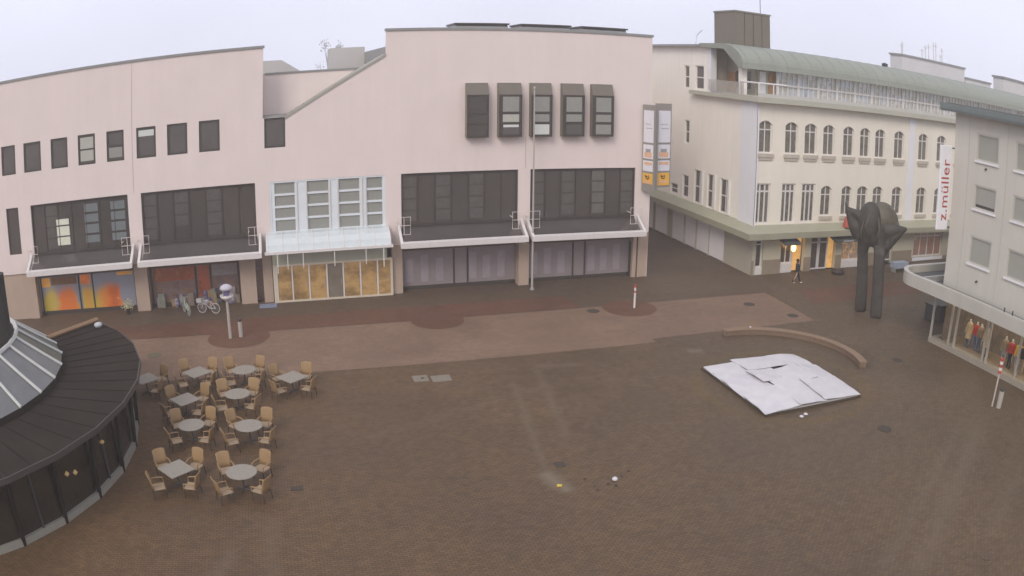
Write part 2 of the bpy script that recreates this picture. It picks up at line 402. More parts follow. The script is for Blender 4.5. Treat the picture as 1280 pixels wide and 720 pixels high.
# raking coping between the front wall and the set-back wall
rk = MB(); rk.prism([(-25.32,12.05),(-18.72,15.85),(-18.72,16.02),(-25.32,12.22)], -.06, 2.19, lambda a, b, h: (a, h, b))
rk.build('raking_roof', mat('grey_green_sheet', (.33,.32,.27), .6, .1, 1), B)
lg = MB(); lg.box(-26.79, -25.3, .36, 2.2, 12.2, 12.3); lg.build('ledge', COPING, B)
# roof lights
for (a, b) in [(-13.4,-9.6), (-8.6,-4.95), (-4.0,-.45)]:
    q = MB(); q.prism([(3.6,16.4),(3.6,18.0),(3.75,18.12),(6.4,18.12),(6.4,16.4)], a, b, lambda p, r, h: (h, p, r))
    s_ = q.build('roof_light', mat('grey_roof_light', (.38,.37,.36), .5), B)
    q = MB(); q.box(a-.08, b+.08, 3.45, 6.5, 18.125, 18.24); q.build('cover', DARKFRAME, s_)
# plant room and pitched roof behind
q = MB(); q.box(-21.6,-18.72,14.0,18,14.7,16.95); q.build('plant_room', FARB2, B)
q = MB(); q.box(-18.71,-18.605,.37,29.4,14.7,16.5); q.build('plant_room', mat('grey_plant_room', (.3,.29,.28), .8), B)
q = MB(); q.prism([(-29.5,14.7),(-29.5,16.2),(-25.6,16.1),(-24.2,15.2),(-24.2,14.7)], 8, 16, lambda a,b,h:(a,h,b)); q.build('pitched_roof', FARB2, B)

# upper square windows
ex = {3:[(.12,.88,.12,.9,BLINDL)], 4:[(.12,.88,.12,.9,BLINDL)], 5:[(.12,.88,.12,.45,BLIND),(.12,.88,.55,.9,GLASS2)], 6:[(.1,.9,.70,.90,BLINDW)]}
for i, (a, b) in enumerate(upper):
    window(B, F, a, b, UZ[0], UZ[1], .06, 1, 2 if i in (4,5) else 1, DARKFRAME, GLASS2, .1, edge=.14, extra=ex.get(i) if i != 3 else None)
window(B, F, -26.7, -25.3, 10.23, 12.19, .06, 1, 1, DARKFRAME, GLASS2, .1, edge=.12)
window(B, F, -46.6, -45.5, 4.7, 8.0, .1, 1, 1, DARKFRAME, GLASS, .08)

# oriel windows
for i, (a, b) in enumerate(orl):
    q = MB()
    prof = [(0,10.28),(-.55,10.28),(-.55,13.15),(-.28,13.93),(0,13.93)]
    q.prism(prof, a, b, lambda p, r, h: (h, p, r))
    o = q.build('oriel_window', BRONZE_PANEL, B)
    FP = Plane('y', -.55)
    q = MB()
    FP.box(q, a, a+.1, -.05, 0, 10.3, 13.15); FP.box(q, b-.1, b, -.05, 0, 10.3, 13.15)
    for z in (10.3, 11.16, 11.85, 13.05): FP.box(q, a+.1, b-.1, -.045, 0, z, z+.09)
    q.build('frame', DARKFRAME, o)
    if i == 0:
        q = MB(); FP.box(q, a+.12, b-.12, -.02, -.004, 10.4, 13.05); q.build('pane', GLASS, o)
    else:
        cols = {1:(GLASS2, BLINDL, BLIND), 2:(BLINDW, BLIND, BLIND), 3:(GLASS2, BLIND, BLIND), 4:(BLIND, BLIND, BLIND)}[i]
        for k, (z0, z1) in enumerate([(10.4,11.15),(11.26,11.84),(11.95,13.03)]):
            q = MB(); FP.box(q, a+.25, b-.2, -.03, -.006, z0+.04, z1-.03); q.build('pane', cols[k], o)
        q = MB(); FP.box(q, a+.11, b-.11, -.005, 0, 10.39, 13.04); q.build('glass_backing', GLASS, o)
    if i in (1,):
        q = MB(); FP.box(q, a+.28, b-.22, -.04, -.031, 10.95, 11.12); q.build('blind', BLINDW, o)

# big shop bays with projecting canopy beams
def big_bay(a, b, lit):
    o = MB()
    for (u0, u1, z0, z1) in [(a, a+.1, 4.45, 8.02), (b-.1, b, 4.45, 8.02), (a+.1, b-.1, 7.92, 8.02), (a+.1, b-.1, 4.5, 4.6)]:
        F.box(o, u0, u1, .1, .22, z0, z1)
    W = b-a; n = 7
    for k in range(1, n): F.box(o, a+W*k/n-.025, a+W*k/n+.025, .17, .2, 4.6, 7.92)
    fo = o.build('bay_window', DARKFRAME, B)
    q = MB(); F.box(q, a+.05, b-.05, .22, .24, 4.5, 7.97); q.build('pane', GLASS, fo)
    for (k, z0, z1, m) in lit:      # window columns with blinds or lit rooms behind the dark glass
        q = MB(); h = (7.85-4.75)/4
        for j in range(4):
            za = 4.75+h*j+.06; zb = 4.75+h*(j+1)-.06
            if za >= z0-.01 and zb <= z1+.01: F.box(q, a+W*k/n+.1, a+W*(k+1)/n-.1, .2, .215, za, zb)
        if q.v: q.build('blind', m, fo)
    # sloping dark glass skirt
    q = MB(); q.prism([(.12,4.5),(-1.3,3.72),(-1.3,3.66),(.12,4.42)], a+.02, b+.0, lambda p, r, h: (h, p, r)); sk = q.build('sloping_glazing', GLASS, B)
    q = MB(); q.box(a+.02, b, -.06, -.001, 4.50, 4.56); q.build('glazing_bar', DARKFRAME, sk)
    # white beam and its arms
    q = MB()
    q.prism([(-1.32,3.33),(-1.6,3.38),(-1.62,3.72),(-1.32,3.78)], a-.12, b+.12, lambda p, r, h: (h, p, r))
    bo = q.build('canopy_beam', WHITE, B)
    for u in (a-.3, b+.12):
        q = MB(); q.prism([(-1.6,3.4),(-1.6,3.72),(-.55,4.35),(-.1,4.7),(-.1,4.4),(-.5,3.95)], u, u+.18, lambda p, r, h: (h, p, r)); q.build('arm', WHITE, bo)
    for u0 in (a-.35, b-.55):       # small white rail frames at both ends
        q = MB(); z0, z1 = 4.1, 5.25; y = -.62
        q.tube([(u0,y,z0),(u0,y,z1),(u0+.85,y,z1),(u0+.85,y,z0)], .025, 6, close=True)
        q.tube([(u0,y,4.7),(u0+.85,y,4.7)], .02, 6); q.tube([(u0+.42,y,z0),(u0+.42,y,z1)], .02, 6)
        q.tube([(u0,y,4.9),(u0,-.0,4.9)], .03, 6)
        q.build('service_rail', STUCCO, bo)
    # soffit
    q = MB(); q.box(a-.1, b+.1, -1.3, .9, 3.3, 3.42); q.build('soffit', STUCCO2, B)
BL2 = mat('faint_blind_behind_glass', (.098,.090,.082), .2, .15, 3, coat=.3)
BL3 = mat('bluegrey_blind_behind_glass', (.17,.19,.19), .25, .1, 3, coat=.3)
LITB = mat('pale_lit_blind', (.62,.62,.50), .4, .1, 4, emis=.08)
big_bay(*bays[0], [(1,4,8,BL2)])
big_bay(*bays[1], [(0,4,8,BL2),(2,5.2,8,BL2),(4,4,8,BL2)])
big_bay(*bays[3], [(2,4,8,BL2),(4,4,8,BL2),(0,4.6,8,BL2)])
big_bay(*bays[4], [(0,4,8,BL2),(2,4,8,BL2),(4,4,8,mat('blind_dim', (.13,.122,.11), .25, .15, 3, coat=.3)),(6,4,8,BL2)])
# lit column and blue-grey columns in the leftmost bay
for (u0, u1, zs, m) in [(-42.35,-41.3,[(5.0,5.55),(5.65,6.3),(6.4,6.8)],LITB), (-40.0,-38.9,[(5.0,5.5),(5.65,6.25),(6.4,6.95),(7.1,7.65)],BL3), (-37.9,-36.8,[(5.0,5.5),(5.65,6.25),(6.4,6.95),(7.1,7.65)],BL3)]:
    q = MB()
    for z0, z1 in zs: q.box(u0, u1, .185, .199, z0, z1)
    q.build('lit_blind' if m is LITB else 'blind', m, B)

# white bay with glass entrance canopy
a, b = bays[2]
o = MB()
for (u0,u1,z0,z1) in [(a,a+.12,4.5,8.0),(b-.12,b,4.5,8.0),(a+.12,b-.12,7.9,8.0),(a+.12,b-.12,4.5,4.72)]: F.box(o,u0,u1,.02,.2,z0,z1)
cols = [(-26.1,-24.75),(-23.9,-22.5),(-21.8,-20.45),(-19.95,-18.95)]
prev = a+.12
for (u0,u1) in cols:
    F.box(o, prev, u0, .06, .18, 4.72, 7.9); prev = u1
    for z in (5.45,6.25,7.05): F.box(o, u0, u1, .05, .17, z, z+.13)
F.box(o, prev, b-.12, .06, .18, 4.72, 7.9)
wo = o.build('white_bay_window', WHITE2, B)
for (u0,u1) in cols:
    q = MB(); F.box(q, u0, u1, .14, .15, 4.72, 7.9); q.build('pane', BLIND, wo)
for u in (-24.62,-23.98,-22.42,-21.9,-20.3,-20.05):
    q = MB(); F.box(q, u-.035, u+.035, -.03, .055, 4.6, 7.9); q.build('mullion', WHITE, wo)
# curved milky glass canopy
prof = [(.02,4.68),(-.5,4.62),(-1.0,4.42),(-1.35,4.1),(-1.5,3.72),(-1.44,3.70),(-1.3,4.04),(-.96,4.35),(-.48,4.55),(.02,4.6)]
q = MB(); q.prism(prof, a-.35, b+.15, lambda p,r,h:(h,p,r)); co = q.build('glass_canopy', CANGLASS, B)
for k in range(9):
    u = a-.3+(b-a+.35)*k/8
    q = MB(); q.prism([(p-.02 if p<0 else p, r+.03) for p,r in prof[:5]]+[(p,r) for p,r in prof[4::-1]][0:5], u, u+.07, lambda p,r,h:(h,p,r)); q.build('rib', WHITE, co)
q = MB(); q.box(a-.45, b+.25, -1.62, -1.48, 3.55, 3.72); q.build('edge_beam', WHITE, co)
for u in (a+.35, b-.4):
    q = MB(); q.box(u, u+.06, -1.58, -1.52, 2.3, 3.55); q.build('hanger', WHITE, co)
for k in (1,2,4,6):
    u = a+(b-a)*k/7.5
    q = MB(); q.box(u, u+.05, -1.57, -1.52, 2.55, 3.55); q.build('hanger', WHITE, co)
q = MB(); q.box(a, b, -.25, -.15, 2.55, 3.65); q.build('entrance_fascia', FENT, B)
# entrance doors: seven glass panels
eu = [-26.25,-25.2,-24.05,-22.85,-21.75,-20.6,-19.45,-18.55]
er_ = MB(); F.box(er_, -26.45,-26.25,-.28,-.1,0,2.55); F.box(er_, -18.55,-18.4,-.28,-.1,0,2.55); F.box(er_, -26.25,-18.55,-.27,-.12,2.42,2.549); F.box(er_, -26.25,-18.55,-.27,-.1,.0,.12)
eo = er_.build('entrance_frame', mat('cream_door_frame', (.62,.54,.42), .5), B)
ENTW = display_mat('lit_wood_interior', [(.11,.065,.03),(.24,.145,.055),(.42,.26,.10),(.20,.12,.05)], (.5,.5,.7), .2)
for k in range(7):
    fr = MB(); F.box(fr, eu[k], eu[k]+.09, -.26,-.14,.12,2.42); fr.build('door_post', WHITE, eo)
    q = MB(); F.box(q, eu[k]+.09, eu[k+1], -.2,-.18,.12,2.42); d = q.build('glass_door', ENTW if k != 3 else mat('grey_door_glass', (.2,.17,.13), .2, .2, 1, coat=.5), B)
    q = MB(); q.box(eu[k+1]-.14, eu[k+1]-.1, -.3,-.26, 1.0, 1.35); q.build('handle', GREYMETAL, d)
# pillars
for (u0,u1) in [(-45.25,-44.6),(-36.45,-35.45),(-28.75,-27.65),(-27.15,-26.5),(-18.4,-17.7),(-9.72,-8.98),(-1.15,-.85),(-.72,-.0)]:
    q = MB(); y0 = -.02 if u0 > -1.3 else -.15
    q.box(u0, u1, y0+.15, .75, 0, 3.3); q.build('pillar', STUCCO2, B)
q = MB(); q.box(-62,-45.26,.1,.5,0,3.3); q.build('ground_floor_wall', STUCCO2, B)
q = MB(); q.box(-62,-1e-3,.85,1.0,2.7,3.3); q.build('lintel', mat('dark_lintel', (.16,.12,.095), .8), B)
# ground floor shop windows behind the pillars
POSTER = display_mat('yellow_orange_poster', [(.35,.34,.36),(.62,.42,.08),(.70,.22,.04),(.55,.12,.03),(.6,.38,.06),(.32,.33,.38)], (1.0,1,.45), .22)
GOODS = display_mat('mixed_coloured_goods', [(.05,.035,.04),(.16,.075,.05),(.14,.12,.13),(.22,.12,.06),(.12,.09,.13),(.20,.17,.165),(.07,.05,.05)], (1.6,1,2.0), .08)
def shop(u0, u1, m, posts, pm=DARKFRAME, y=.8):
    q = MB(); q.box(u0,u1,y,y+.03,.25,2.7); s_ = q.build('shop_window', m, B)
    for u in posts:
        q = MB(); q.box(u-.05,u+.05,y-.06,y+.0,.0,2.7); q.build('mullion', pm, s_)
    q = MB(); q.box(u0,u1,y-.04,y+.03,.0,.249); q.build('stall_riser', DARKFRAME, s_)
    return s_
def poster_mat(name, x0, x1, cols, peaks):
    m = bpy.data.materials.new(name); m.use_nodes = True
    nt = m.node_tree; N = nt.nodes; L = nt.links; b = N['Principled BSDF']
    geo = N.new('ShaderNodeNewGeometry'); sep = N.new('ShaderNodeSeparateXYZ'); L.new(geo.outputs['Position'], sep.inputs[0])
    nz = N.new('ShaderNodeTexNoise'); nz.inputs['Scale'].default_value = 1.6; nz.inputs['Detail'].default_value = 5; L.new(geo.outputs['Position'], nz.inputs['Vector'])
    mr = N.new('ShaderNodeMapRange'); mr.inputs[1].default_value = x0; mr.inputs[2].default_value = x1; L.new(sep.outputs[0], mr.inputs[0])
    ad = N.new('ShaderNodeMath'); ad.operation = 'MULTIPLY_ADD'; ad.inputs[1].default_value = .3; L.new(nz.outputs['Fac'], ad.inputs[0]); L.new(mr.outputs[0], ad.inputs[2])
    su = N.new('ShaderNodeMath'); su.operation = 'SUBTRACT'; su.inputs[1].default_value = .15; L.new(ad.outputs[0], su.inputs[0])
    cr = N.new('ShaderNodeValToRGB'); e = cr.color_ramp.elements
    while len(e) < len(cols): e.new(.5)
    for i, c in enumerate(cols): e[i].position = i/(len(cols)-1); e[i].color = (*c, 1)
    L.new(su.outputs[0], cr.inputs[0])
    pk = N.new('ShaderNodeValToRGB'); e = pk.color_ramp.elements
    while len(e) < len(peaks): e.new(.5)
    for i, c in enumerate(peaks): e[i].position = i/(len(peaks)-1); e[i].color = (c, c, c, 1)
    L.new(su.outputs[0], pk.inputs[0])
    h = N.new('ShaderNodeMath'); h.operation = 'MULTIPLY_ADD'; h.inputs[1].default_value = -.42; h.inputs[2].default_value = 1.15
    L.new(sep.outputs[2], h.inputs[0])
    f = N.new('ShaderNodeMath'); f.operation = 'MULTIPLY'; L.new(h.outputs[0], f.inputs[0]); L.new(pk.outputs[0], f.inputs[1])
    f2 = N.new('ShaderNodeMath'); f2.operation = 'MULTIPLY_ADD'; f2.use_clamp = True; f2.inputs[1].default_value = 4.2; f2.inputs[2].default_value = -.95; L.new(f.outputs[0], f2.inputs[0])
    mx = N.new('ShaderNodeMixRGB'); L.new(f2.outputs[0], mx.inputs[0]); mx.inputs[1].default_value = (.25,.25,.30,1); L.new(cr.outputs[0], mx.inputs[2])
    L.new(mx.outputs[0], b.inputs['Base Color']); L.new(mx.outputs[0], b.inputs['Emission Color']); b.inputs['Emission Strength'].default_value = .12
    b.inputs['Roughness'].default_value = .35
    return m
s1 = shop(-44.6,-36.45,mat('pale_lilac_poster', (.27,.27,.31), .4, .12, 1.2, coat=.4, emis=.05),[-44.4,-41.15,-40.0,-36.6])
def flame(u0, u1, z0, z1, seed, m, par, y=.79):
    rnd = random.Random(seed); n = 12; pts = [(u0, z0)]
    for k in range(n+1):
        t = k/n; h = z0+(z1-z0)*(1-abs(2*t-1)**1.3)*(.65+.35*rnd.random())
        pts.append((u0+(u1-u0)*t, max(z0+.1, h)))
    pts.append((u1, z0))
    q = MB(); q.prism(pts, y-.008, y, lambda a,b,h:(a,h,b)); return q.build('poster_flame', m, par)
YEL = mat('yellow_print', (.62,.46,.05), .5, .2, 2, emis=.12); ORA = mat('orange_print', (.72,.20,.035), .5, .25, 2, emis=.15); ORY = mat('amber_print', (.70,.33,.06), .5, .2, 2, emis=.15)
Y_, A_, O_, D_ = (.50,.36,.05), (.60,.28,.05), (.66,.17,.03), (.5,.11,.02)
for (u0,u1,cols_,pk_) in [(-44.35,-41.2,(Y_,Y_,(.45,.34,.1),O_,O_,O_,A_),(.5,.8,.95,.6,.85,.95,.9,.25)),(-40.95,-40.05,(Y_,A_,Y_),(.8,.9,.8)),(-39.95,-36.65,(Y_,A_,O_,D_,O_,A_,Y_),(.5,.7,.9,.95,.8,.25,.05,.02))]:
    q = MB(); q.box(u0,u1,.786,.796,.26,2.66); q.build('poster', poster_mat('printed_poster', u0, u1, cols_, pk_), s1)
for (u0,u1,z0,z1,m) in [(-44.35,-43.6,2.0,2.65,ORY),(-43.5,-41.3,2.1,2.66,mat('brown_print', (.25,.13,.05), .5, .2, 2)),(-41.0,-40.2,2.0,2.68,ORA),(-38,-36.8,2.45,2.68,ORY)]:
    q = MB(); q.box(u0,u1,.775,.785,z0,z1); q.build('poster_block', m, s1)
s2 = shop(-35.45,-28.75,GOODS,[-35.3,-32.0,-30.9,-28.9])
REDD = display_mat('red_brown_display', [(.10,.03,.02),(.32,.08,.035),(.22,.06,.03),(.38,.16,.05)], (.8,1,.8), .12)
q = MB(); q.box(-35.1,-32.1,.785,.795,1.75,2.66); q.build('display_board', REDD, s2)
q = MB(); q.box(-31.85,-31.0,.785,.795,.5,2.66); q.build('display_board', REDD, s2)
q = MB(); q.box(-30.8,-29.0,.785,.795,1.9,2.66); q.build('display_board', mat('grey_display', (.30,.26,.24), .6, .2, 3), s2)
rnd = random.Random(3)
pal = [(.24,.21,.27),(.26,.12,.07),(.30,.26,.24),(.13,.10,.17),(.30,.2,.08),(.2,.2,.16),(.33,.29,.31),(.08,.07,.08),(.22,.17,.14)]
for k in range(34):                       # goods stacked in the lower half of the window
    u = -35.15+rnd.random()*6.2; h = .25+.9*rnd.random()**1.5; y_ = .35+.35*rnd.random(); m = mat('goods_%d' % (k % 9), pal[k % 9], .7, .35, 5)
    q = MB()
    if k % 3: q.box(u,u+.18+.3*rnd.random(),y_,y_+.2,0,h)
    else: q.lathe(u+.15, y_, [(.14,.0),(.22,.1+.2*rnd.random()),(.16,h*.6),(.18,h*.8),(.06,h)], 10)
    q.build('display_item', m, s2)
q = MB(); q.box(-27.65,-27.15,.75,.8,0,3.3); q.build('shop_window', GOODS, B)
for (u0,u1,p) in [(-17.7,-9.72,(-14.05,-13.1)), (-8.98,-1.15,(-5.5,-4.6))]:
    s_ = shop(u0,u1,SHUT,[p[0],p[1]])
    W = u1-u0
    for k, t in enumerate([.07,.2,.33,.62,.74,.87]):
        q = MB(); q.box(u0+W*t-.25,u0+W*t+.28,.775,.785,.5,2.35 if k % 2 else 2.1); q.build('curtain', LIGHTCURT, s_)
q = MB(); q.box(-8.5+7.3,-.86,.4,.7,0,2.6); q.build('meter_cabinet', DARKFRAME, B)
# seams, down pipe on the facade
for u in (-36.0, -9.3):
    q = MB(); q.box(u-.012,u+.012,-.008,-.002,8.1,16.8 if u < -20 else 10.2); q.build('joint', COPING, B)

q = thing('awning_pennant', (17.6,-2.2,3.75), 'small red triangular tent ornament on the green canopy behind the sculpture', 'ornament')
pn_ = MB(); pn_.prism([(-2.5,3.7),(-1.9,3.7),(-2.2,4.55)], 17.2, 18.0, lambda a,b,h:(h,a,b)); pn_.build('red_cloth', mat('red_cloth', (.45,.10,.07), .8), q)
# wayfinding: blade sign at the corner
def horn(par, P, u, z, s, m):
    q = MB(); pts = [P(u+s*math.cos(t)*.5, -.02, z+s*.45*math.sin(t)) for t in [2.6,3.2,3.9,4.7,5.5,6.1,6.8,7.4]]
    q.tube(pts, s*.12, 6); q.tube([P(u-s*.7,-.02,z+s*.3), P(u+s*.15,-.02,z+.0)], [s*.2, s*.08], 6); q.build('emblem', m, par)
sg = thing('blade_sign', (0,-.6,6.5), 'tall grey double sign with white and yellow panels on the store corner', 'sign')
class Ang:
    def __init__(s, p0, p1): s.p = Vector((*p0,0)); d = Vector((*p1,0))-s.p; s.L = d.length; s.t = d/s.L; s.n = Vector((-s.t.y, s.t.x, 0))
    def __call__(s, u, d, z): q = s.p+s.t*u+s.n*d; return (q.x, q.y, z)
    def box(s, mb, u0,u1,d0,d1,z0,z1):
        c = [s(u,d,z) for z in (z0,z1) for d in (d0,d1) for u in (u0,u1)]
        mb.add(c, [(0,1,3,2),(4,6,7,5),(0,4,5,1),(2,3,7,6),(0,2,6,4),(1,5,7,3)])
PA = Ang((-.75,-.12),(-.30,-1.15)); PB = Ang((.12,-.55),(1.45,-.3))
for P_, z0, z1, k in ((PA,6.4,12.6,0),(PB,6.65,12.72,1)):
    q = MB(); P_.box(q,0,P_.L,0,.18,z0,z1); fr = q.build('sign_frame', SIGNGREY, sg)
    for (za,zb,m) in [(9.9,12.2,SIGNW),(8.75,9.75,SIGNW),(7.85,8.6,SIGNW),(6.95-.15*k,7.7,SIGNY)]:
        q = MB(); P_.box(q,.1,P_.L-.1,-.02,-.001,za,zb); q.build('sign_panel', m, fr)
    for (za,zb,t0,t1,m) in [(8.85,9.2,.2,.8,SIGNPALE),(9.2,9.45,.3,.7,GREYMETAL),(8.3,8.5,.2,.85,SIGNPALE),(6.98,7.15,.2,.75,SIGNPALE),(11.2,11.24,.25,.7,GREYMETAL),(10.9,10.94,.3,.8,GREYMETAL)]:
        q = MB(); P_.box(q,P_.L*t0,P_.L*t1,-.03,-.021,za,zb); q.build('print', m, fr)
    horn(fr, P_, P_.L*.5, 7.42, .3, BLACK)
q = MB(); q.box(-.3,.12,-.9,-.55,6.6,12.3); q.build('mast', SIGNGREY, sg)
for z in (7.5,11.5):
    q = MB(); q.box(-.25,-.1,-.8,.1,z,z+.12); q.build('bracket', SIGNGREY, sg)

# ------------------------------------------------------------------ CREAM BUILDING with barrel roof
sh_ = lambda x, y, z: (x, y+max(0, x-8.25)*.035, z)
C = thing('cream_building', (8.25,-1.6,0), 'cream corner building with arched windows, green canopy and green barrel roof', 'building')
FC = Plane('y', -1.6); FS = Plane('x', 8.25)
w1 = [(8.3,9.62),(10.92,12.22),(12.95,14.25),(14.98,16.25),(17.3,18.57),(19.35,20.57),(21.28,22.57),(23.85,25.2),(27.4,28.75),(30.3,31.7),(33.3,34.7)]
w2t = [(8.2,9.65),(10.8,12.2),(12.9,14.35)]
w2a = [(15.0,16.2),(17.4,18.6),(19.3,20.6),(21.3,22.6),(23.9,25.25),(27.5,28.9),(30.3,31.7),(33.3,34.7)]
doors = [(8.4,9.3,0,2.75),(11.1,13.6,0,2.75),(14.35,17.2,0,2.75),(17.9,21.3,0,2.75),(22.3,24.6,0,2.75),(27.7,32.3,.4,2.75)]
w = MB(sh_)
wall_holes(w, FC, 8.25, 62, 3.0, 13.3, [(a,b,9.42,11.92) for a,b in w1]+[(a,b,4.0,7.1) for a,b in w2t]+[(a,b,4.48,6.95) for a,b in w2a], .28,
           [(a,b,11.92,.32) for a,b in w1]+[(a,b,6.95,.3) for a,b in w2a])
w.build('front_wall', CREAM, C)
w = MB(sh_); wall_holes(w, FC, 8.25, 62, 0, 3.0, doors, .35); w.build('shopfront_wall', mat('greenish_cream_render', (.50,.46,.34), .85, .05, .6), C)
w = MB(sh_); us = [8.2]+[v for d in doors[:5] for v in d[:2]]+[27.4]
for k in range(0, len(us)-1, 2):
    if us[k+1]-us[k] > .05: FC.box(w, us[k], us[k+1], -.06, -.002, 0, 1.15)
FC.box(w, 27.4, 62, -.06, -.002, 0, .4)
w.build('plinth', PLINTH, C)
side = MB()
sw = [(6.75,8.35,3.95,6.8),(4.6,6.05,3.95,6.75),(2.3,3.9,3.95,6.7),(9.5,10.35,8.85,10.9),(9.4,10.5,4.1,6.05),(11.4,12.8,4.1,5.0),(9.65,10.6,13.75,15.75),(7.05,8.55,13.75,15.8)]
wall_holes(side, FS, -1.6, 34, 3.0, 13.3, [h for h in sw if h[2] < 13], .25)
wall_holes(side, FS, 6.2, 34, 13.3, 17.45, [h for h in sw if h[2] > 13], .25)
side.build('side_wall', CREAMGREY, C)
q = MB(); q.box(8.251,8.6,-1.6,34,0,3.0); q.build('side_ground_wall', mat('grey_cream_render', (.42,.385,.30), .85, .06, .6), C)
q = MB(); q.box(8.14,8.25,-1.7,.75,3.0,13.3); q.box(8.14,8.9-.6,-1.66,-1.6,3.9,13.3); q.build('pilaster', PILASTER, C)
q = MB(sh_); FC.box(q,25.85,26.75,-.08,-.002,3.9,13.3); q.build('pilaster', PILASTER, C)
q = MB(); q.box(5.8,6.35,0,0,0,0) if 0 else None
# windows
PALEP = display_mat('curtained_pane', [(.07,.062,.05),(.13,.12,.095),(.20,.185,.15),(.11,.10,.08),(.27,.25,.21)], (1.3,1,1.1), 0, rough=.2)
SH = mat('white_window_shutter', (.74,.72,.68), .6)
for a, b in w1:
    window(C, FC, a, b, 9.42, 11.92, .14, 2, 2, WHITE, PALEP, .09, sh_, edge=.1, hs=[.72])
    q = MB(sh_); FC.box(q, a-.12, b+.12, -.16, -.002, 9.12, 9.4); FC.box(q, a-.02, b+.02, -.1, -.003, 8.9, 9.115); q.build('window_sill', mat('beige_sill', (.50,.45,.37), .8), C)
for a, b in w2t:
    window(C, FC, a, b, 4.0, 7.1, .12, 3, 2, WHITE, PALEP, .13, sh_, edge=.12, hs=[.8])
for a, b in w2a:
    window(C, FC, a, b, 4.48, 6.95, .14, 2, 2, WHITE, PALEP, .09, sh_, edge=.1, hs=[.7])
    q = MB(sh_); FC.box(q, a-.12, b+.12, -.16, -.002, 4.2, 4.46); q.build('window_sill', MATS['beige_sill'], C)
for h in sw:
    wo_ = window(C, FS, h[0], h[1], h[2], h[3], .12, 2 if h[3]-h[2] > 2.3 else 1, 2, WHITE, GLASS2, .1, edge=.09)
for h in sw[:3]:
    q = MB(); q.box(8.10,8.24,h[0]-.12,h[0]+.16,h[2],h[3]); q.build('shutter', SH, C)
# canopy around the corner
q = MB(sh_)
cs = [(-1.601,3.05),(-2.8,3.02),(-2.84,3.5),(-1.601,3.9)]
q.prism(cs, 8.2, 62, lambda p,r,h:(h,p,r))
q.prism([(8.249,3.05),(7.05,3.02),(7.02,3.5),(8.249,3.9)], -1.6, 34, lambda p,r,h:(p,h,r))
q.add([(8.2,-1.6,3.05),(7.05,-1.6,3.02),(7.05,-2.8,3.02),(8.2,-2.8,3.02),(8.2,-1.6,3.9),(7.02,-1.6,3.5),(7.02,-2.84,3.5),(8.2,-2.84,3.5)],[(0,1,2,3),(4,5,6),(4,6,7),(1,5,6,2),(2,6,7,3)])
q.build('canopy', GREENCAN, C)
# side street ground-floor panels
for (u0,u1) in [(9.7,11.9),(7.5,9.45),(5.2,7.25),(2.65,5.0),(13.0,15.5),(16.0,18.5)]:
    q = MB(); q.box(8.18,8.25,u0,u1,.1,2.9); g_ = q.build('garage_panel', PILASTER, C)
    q = MB(); q.box(8.14,8.179,u0-.08,u0,0,2.95); q.box(8.14,8.179,u1,u1+.08,0,2.95); q.box(8.14,8.179,u0,u1,2.91,2.95); q.build('frame', mat('cream_frame', (.5,.46,.38), .6), g_)
# shopfront glazing
SHOPA = display_mat('warm_lit_boutique', [(.08,.05,.03),(.38,.19,.06),(.16,.12,.10),(.62,.34,.10),(.28,.22,.18)], (1.1,1,1.1), .55)
SHOPB = display_mat('dark_boutique', [(.03,.025,.02),(.09,.07,.055),(.05,.04,.04),(.2,.16,.13)], (1.5,1,1.5), .08)
SHOPC = display_mat('brown_red_display', [(.06,.04,.03),(.24,.12,.08),(.13,.10,.08),(.40,.28,.18)], (1.2,1,1.2), .3)
q = MB(sh_); FC.box(q,11.95,12.9,.6,2.0,.02,2.7) if 0 else None
def cshop(u0,u1,z0,z1,m,nx,post=None):
    return window(C, FC, u0, u1, z0, z1, .2, nx, 2, WHITE, m, .1, sh_, name='shop_window', edge=.12, hs=[.82])
d0 = cshop(8.4,9.3,.55,2.75,SHOPB,1); cshop(11.1,12.35,.7,2.75,SHOPB,2)
q = MB(sh_); pass
for (a_,b_,h_) in [(8.4,9.3,.55),(11.1,12.35,.7),(17.9,21.3,.6)]:
    q = MB(sh_); FC.box(q,a_,b_,.05,.3,0,h_); q.build('stall_riser', WHITE, C)
q = MB(sh_); FC.box(q,12.36,13.6,.5,.55,0,2.75); q.build('lit_wall', WARMWALL, C)
q = MB(sh_); FC.box(q,12.36,12.42,.1,.5,0,2.75); q.build('door_leaf', WHITE, C)
cshop(14.35,15.3,.02,2.75,SHOPB,1); cshop(15.35,16.35,.02,2.75,SHOPB,1)
q = MB(sh_); FC.box(q,16.36,17.2,.4,.45,0,2.75); q.build('lit_wall', WARMWALL, C)
cshop(17.9,21.3,.6,2.75,SHOPA,3); cshop(22.3,24.6,.3,2.75,SHOPB,2)
cshop(27.7,32.3,.42,2.75,SHOPC,4)
q = MB(sh_); FC.box(q,27.6,32.4,-.12,-.07,.1,.4); q.build('stall_riser', PILASTER, C)
# little awnings
AWN = mat('dark_grey_awning', (.07,.075,.07), .7)
for (u0,u1) in [(10.7,12.3),(16.2,18.9)]:
    q = MB(sh_); q.prism([(-1.7,2.98),(-2.7,2.68),(-2.7,2.45),(-1.7,2.75)], u0,u1, lambda p,r,h:(h,p,r)); q.build('awning', AWN, C)
q = MB(sh_); q.box(17.1,18.3,-2.73,-2.705,2.5,2.64); q.build('awning_lettering_strip', GREYMETAL, C)
# wall lamp that is lit in the doorway
q = MB(sh_); q.lathe(12.15,-1.95,[(.02,1.75),(.16,1.85),(.2,2.05),(.16,2.3),(.03,2.4)],12); q.build('lit_lamp', WARMLAMP, C, True)
